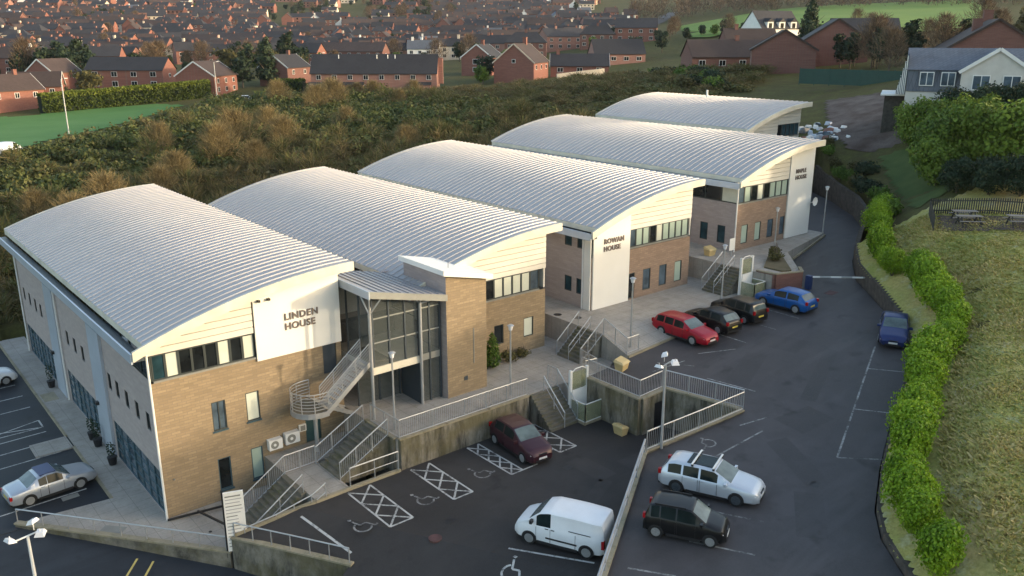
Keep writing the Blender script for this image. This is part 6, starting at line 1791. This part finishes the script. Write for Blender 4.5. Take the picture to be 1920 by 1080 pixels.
# ------------------------------------------------------------------ the far town
protos = []
def proto(*a, **k):
    protos.append(house(*a, **k))
GR = 'houses of the far town'
V = [('semi_house', 'red brick semi-detached house with dark roof in the far town', 15, 8.5, 5.2, 3.2, 'red_brick', 'slate', 4, [(0, 0, .8, .9)], 0.0),
     ('semi_house', 'brown brick semi-detached house with hipped roof in the far town', 14, 8.5, 5.2, 3.2, 'dark_brick', 'slate', 4, [(0, 0, .8, 1.0)], 3.6),
     ('terrace_house', 'pale pink brick terrace in the far town', 24, 8, 5.2, 3.0, 'pink_brick', 'slate', 6, [(-6, 0, .8, .9), (6, 0, .8, .9)], 0.0),
     ('detached_house', 'small red brick house with brown roof in the far town', 9.5, 8.5, 5.0, 3.6, 'red_brick', 'slate_brown', 2, [(3, 0, .7, .9)], 0.0),
     ('semi_house', 'cream rendered semi-detached house in the far town', 14, 8.5, 5.2, 3.0, 'cream_render', 'slate', 4, [(0, 0, 1.0, 1.3)], 3.4),
     ('detached_house', 'white rendered house with slate roof in the far town', 10, 8.5, 5.2, 3.2, 'white_render', 'slate_blue', 3, [(-3, 0, .9, 1.2)], 0.0),
     ('terrace_house', 'dark red brick terrace in the far town', 27, 8, 5.2, 3.2, 'dark_brick', 'slate_brown', 7, [(-5, 0, .8, .9), (8, 0, .8, .9)], 0.0)]
rg = random.Random(77)
a0 = math.degrees(AZ)
def polar(deg, d): return CAM[0] + d * math.cos(R(deg)), CAM[1] + d * math.sin(R(deg))
VIEW_L, VIEW_R = a0 + 33.5, a0 - 9.5
spots = []
d = 335.0
rowi = 0
while d < 1010:
    deg = VIEW_L + 1
    ang = rg.uniform(-16, 16) + (-6 if rowi % 3 == 0 else 8)
    off = rg.uniform(-6, 6)
    while deg > VIEW_R:
        v = rg.choices(range(7), (4, 4, 3.2, 3, 1.8, .8, 2.6))[0]
        Lh = V[v][2]
        dd = d + off + 14 * math.sin(deg * .35 + rowi) + rg.uniform(-5, 5)
        x, y = polar(deg, dd)
        deg -= math.degrees((Lh + rg.uniform(1, 5) + (7 if rg.random() < .15 else 0)) / d)
        px = 960 - math.tan(R(deg - a0)) * 1668
        zg = g1(x, y)
        py = 66 + (24 - zg) / (dd * math.cos(R(deg - a0))) * 1668
        if d < 400 and rg.random() < .3: continue
        if 680 < px < 850 and py < 50 and rg.random() < .75: continue
        if 545 < px < 640 and py < 60 and rg.random() < .6: continue
        if px > 1150 and py < 34 or px > 1225 and d > 420: continue
        lx, ly = x - 288, y - 252
        if abs(-lx * .549 + ly * .836) < 13 and lx > -10: continue
        if rg.random() < .06: continue
        spots.append((x, y, v, ang + rg.uniform(-8, 8) + (90 if V[v][2] < 11 and rg.random() < .55 else 0)))
    d += 19 + 0.014 * (d - 335) + rg.uniform(-2, 3)
    rowi += 1
spots.sort(key=lambda s: math.hypot(s[0] - CAM[0], s[1] - CAM[1]))
first = {}
print('town spots', len(spots))
for i, (x, y, v, an) in enumerate(spots[:300]):
    nm, lb, L, Dp, wh, rh, wm, rm, nw, ch, hip = V[v]
    if v not in first:
        first[v] = house(nm, lb, x, y, TH + R(an), L, Dp, wh, rh, wm, rm, row(nw, L, 3.3, 1.3, 1.25) + row(nw, L, .8, 1.4, 1.3), [(1, 0, 3.3, 1.0, 1.1)] if not hip else [], ch, None, GR, None, .3, hip)
    else:
        c = copy_tree(first[v])
        c.location = (x, y, g1(x, y)); c.rotation_euler = (0, 0, TH + R(an))
        s = rg.uniform(.92, 1.08); c.scale = (s, s, s)
# the farthest rows, too small to tell apart
def far_rows():
    mats = ['red_brick', 'dark_brick', 'pink_brick', 'cream_render', 'white_render', 'slate', 'slate_brown', 'slate_blue', 'glass']
    m = MB()
    for x, y, v, an in spots[300:]:
        nm, lb, L, Dp, wh, rh, wm, rm, nw, ch, hip = V[v]
        c, sn = math.cos(TH + R(an)), math.sin(TH + R(an))
        z0 = g1(x, y)
        def T(p): return [(x + a * c - b * sn, y + a * sn + b * c, z0 + h) for a, b, h in p]
        l, d_ = L / 2, Dp / 2
        m.add(T([(-l, -d_, -2), (l, -d_, -2), (l, d_, -2), (-l, d_, -2), (-l, -d_, wh), (l, -d_, wh), (l, d_, wh), (-l, d_, wh), (-l, 0, wh + rh), (l, 0, wh + rh)]), [(0, 1, 5, 4), (1, 2, 6, 9, 5), (2, 3, 7, 6), (3, 0, 4, 8, 7)], mats.index(wm))
        m.add(T([(-l - .2, -d_ - .3, wh), (l + .2, -d_ - .3, wh), (l + .2, 0, wh + rh + .15), (-l - .2, 0, wh + rh + .15), (-l - .2, d_ + .3, wh), (l + .2, d_ + .3, wh)]), [(0, 1, 2, 3), (5, 4, 3, 2)], mats.index(rm))
        for u, zz, w, h in row(nw, L, 3.3, 1.3, 1.25) + row(nw, L, .8, 1.4, 1.3):
            m.add(T([(u - w / 2, -d_ - .05, zz), (u + w / 2, -d_ - .05, zz), (u + w / 2, -d_ - .05, zz + h), (u - w / 2, -d_ - .05, zz + h)]), [(0, 1, 2, 3)], 8)
        for cx, cy, cw, chh in ch:
            zc = wh + rh
            m.add(T([(cx - .5, -.4, zc - .6), (cx + .5, -.4, zc - .6), (cx + .5, .4, zc - .6), (cx - .5, .4, zc - .6), (cx - .5, -.4, zc + 1), (cx + .5, -.4, zc + 1), (cx + .5, .4, zc + 1), (cx - .5, .4, zc + 1)]), [(0, 1, 5, 4), (1, 2, 6, 5), (2, 3, 7, 6), (3, 0, 4, 7), (4, 5, 6, 7)], mats.index(wm))
    tag(m.obj('far_house_rows', mats), 'farthest rows of small brick houses near the top of the town', 'houses', kind='stuff')
if len(spots) > 300: far_rows()
# ------------------------------------------------------------------ far trees
FT = {}
def crown_set(key, mat, n, seed, tall, wide, leaf):
    g = random.Random(seed)
    bl = [(g.uniform(-.55, .55) * wide, g.uniform(-.55, .55) * wide, tall * g.uniform(.35, .85), wide * g.uniform(.4, .62), wide * g.uniform(.4, .62), tall * g.uniform(.13, .22)) for _ in range(10)] + [(0, 0, tall * .5, wide * .7, wide * .7, tall * .32)]
    P, tn = leaf_cloud(n, bl, leaf, seed, .4, clump=10)
    FT[key] = (quads_mesh('crown', P, mat, tn), trunk_mesh(tall * .8, wide * .07, seed))
crown_set('dark', 'leaf_dark', 900, 501, 9, 3.6, .75)
crown_set('dark2', 'leaf_dark', 900, 502, 12, 3.4, .75)
crown_set('green', 'leaf_tree', 900, 503, 7, 3.2, .65)
crown_set('olive', 'leaf_olive', 900, 504, 7.5, 3.6, .65)
for k in (0, 1):
    P, tn = twig_cloud(1500, 11, 4.6, 520 + k, 1.4, .05, .22)
    FT['bare%d' % k] = (quads_mesh('crown', P, 'twig', tn), trunk_mesh(9.5, .26, 520 + k, limbs=8, spread=.38))
P, tn = leaf_cloud(2600, [(0, 0, 3.5, 3.0, 3.0, 2.6), (0, 0, 6.5, 2.4, 2.4, 2.6), (.2, 0, 9.3, 1.6, 1.6, 2.2), (0, .2, 11.4, .8, .8, 1.5)], .5, 541, .5, clump=12)
FT['pine'] = (quads_mesh('crown', P, 'leaf_dark', tn), trunk_mesh(11, .3, 541))
KL = {'dark': 'dark evergreen tree', 'dark2': 'tall dark evergreen tree', 'green': 'mid green bushy tree', 'olive': 'olive leafy tree', 'bare0': 'bare brown winter tree', 'bare1': 'bare brown winter tree'}
def ftree(key, x, y, s, label, group=None, sz=None): return tree('pine_tree' if key == 'pine' else ('bare_tree' if key[:4] == 'bare' else 'tree'), label, x, y, *FT[key], s, rg.random() * 6, sz, group)
ftree('pine', 89.5, 183.0, 1.05, 'large dark conifer behind the lawn left of the long terrace')
ftree('dark', 83.5, 186.0, .95, 'round dark evergreen beside the large conifer')
ftree('olive', 46.0, 190.5, 1.05, 'pale feathery tree at the left end of the clipped hedge')
ftree('dark', 38.5, 187.5, .6, 'small dark evergreen between the far left house and the pale tree')
ftree('green', 68.0, 232.0, .9, 'round green tree above the roof of the hedge terrace')
ftree('pine', 182.0, 78.5, 1.0, 'tall dark cypress standing before the pasture', sz=1.15)
ftree('green', 131.0, 142.0, .75, 'yellow-green tree beside the sunlit end of the long terrace')
ftree('dark', 137.5, 149.5, .8, 'dark evergreen left of the tall gabled house')
ftree('bare1', 131.5, 34.5, .75, 'bare tree behind the green mesh fence, left of two')
ftree('bare0', 113.5, 22.5, .62, 'pale bare tree in front of the green mesh fence')
for i in range(14):
    x, y = 124 + rg.uniform(0, 14), 16 + 2.0 * i + rg.uniform(-1, 1)
    k = 'dark2' if i % 3 else 'bare%d' % (i % 2)
    ftree(k, x, y, rg.uniform(.45, .68), ('dark evergreen' if k == 'dark2' else 'bare brown tree') + ' in the belt behind the green mesh fence', 'trees behind the green mesh fence')
n = 0
while n < 190:
    deg = rg.uniform(VIEW_R - 2, VIEW_L); dd = 290 + 700 * rg.random() ** 1.1
    px = 960 - math.tan(R(deg - a0)) * 1668
    x, y = polar(deg, dd)
    lx, ly = x - 288, y - 252
    if abs(-lx * .549 + ly * .836) < 9 and lx > -10: continue
    if px > 1120 and dd > 420: continue
    near = [1 for s in spots if abs(s[0] - x) < 8 and abs(s[1] - y) < 8]
    if near: continue
    k = rg.choices(['dark', 'dark2', 'green', 'olive', 'bare0', 'bare1'], (4, 2, 2.2, 1.5, 1.5, 1.5))[0]
    ftree(k, x, y, rg.uniform(.45, .9), KL[k] + ' among the houses of the far town', 'trees of the far town')
    n += 1
for cx0, cx1, d0, d1, cnt, lb in ((690, 850, 740, 960, 34, 'wood on the far hill above the long terrace'), (545, 640, 780, 980, 18, 'grove on the far hill left of the wood'), (0, 150, 265, 300, 16, 'belt behind the far left houses'), (420, 560, 275, 320, 9, 'grove behind the large conifer'), (150, 260, 700, 800, 10, 'grove among the far left rows')):
    for i in range(cnt):
        px = rg.uniform(cx0, cx1); dd = rg.uniform(d0, d1)
        deg = a0 - math.degrees(math.atan((px - 960) / 1668))
        x, y = polar(deg, dd)
        k = rg.choices(['dark', 'dark2', 'olive', 'bare0'], (3, 3, 1, 1.5))[0]
        ftree(k, x, y, rg.uniform(.7, 1.25), KL[k] + ' in the ' + lb, lb)
for i in range(20):
    x, y = 240 + rg.uniform(-6, 10) + i * 1.5, 178 - 4.0 * i + rg.uniform(-4, 4)
    k = rg.choices(['dark', 'green', 'olive', 'bare0', 'bare1'], (2, 1.5, 2, 2, 2))[0]
    ftree(k, x, y, rg.uniform(.45, .7), KL[k] + ' along the near edge of the pasture', 'trees along the pasture edge')
ftree('bare0', 205, 48, .9, 'large bare tree right of the pasture, left of two')
ftree('olive', 216, 42, 1.2, 'large olive tree right of the pasture behind the brown brick house')
ftree('bare1', 228, 36, 1.0, 'large bare tree at the right edge behind the tall chimneys')
# low shrubs around the right-hand houses
for i in range(26):
    f = i / 25
    x, y = 104 + 34 * f + rg.uniform(-3, 3), 46 + 40 * f + rg.uniform(-4, 4)
    v = i % 3
    bush('garden_shrub', ['dark garden shrub before the right-hand houses', 'green garden shrub before the right-hand houses', 'olive garden shrub before the right-hand houses'][v], 'shrub', (x, y, g1(x, y) - .2), SH[v], LS, (1.3, 1.3, rg.uniform(.8, 1.3)), i, 'shrubs before the right-hand houses')
# far wood on the skyline
def wood():
    g = np.random.default_rng(9)
    out, tn_ = [], []
    for k in range(300):
        px = g.uniform(1180, 2050); dd = g.uniform(585, 760)
        deg = a0 - math.degrees(math.atan((px - 960) / 1668))
        x, y = polar(deg, dd)
        P, tn = twig_cloud(110, g.uniform(9, 14), g.uniform(3.5, 6), int(g.integers(1e6)), 2.4, .16, .1)
        out.append(P + np.array([x, y, g1(x, y) - .5])); tn_.append(tn)
    return np.concatenate(out), np.concatenate(tn_)
Q, tn = wood()
tag(place('far_wood', quads_mesh('far_wood', Q, 'twig', tn)), 'brown leafless wood along the top of the pasture', 'wood', kind='stuff')

# ------------------------------------------------------------------ air
def haze():
    s = N('pale_haze')
    s.t.nodes.remove(s.b)
    v = s.n('VolumePrincipled')
    v.inputs['Color'].default_value = (0.85, 0.90, 1.0, 1)
    v.inputs['Density'].default_value = 0.00005
    v.inputs['Anisotropy'].default_value = 0.2
    s.l(v.outputs[0], s.t.nodes['Material Output'].inputs['Volume'])
    m = MB().box(-5300, 5300, -5300, 5300, -40, 140)
    me = m.mesh('haze', s.m)
    tag(place('haze', me), 'thin pale haze over the hillside town', 'haze', kind='stuff')
haze()
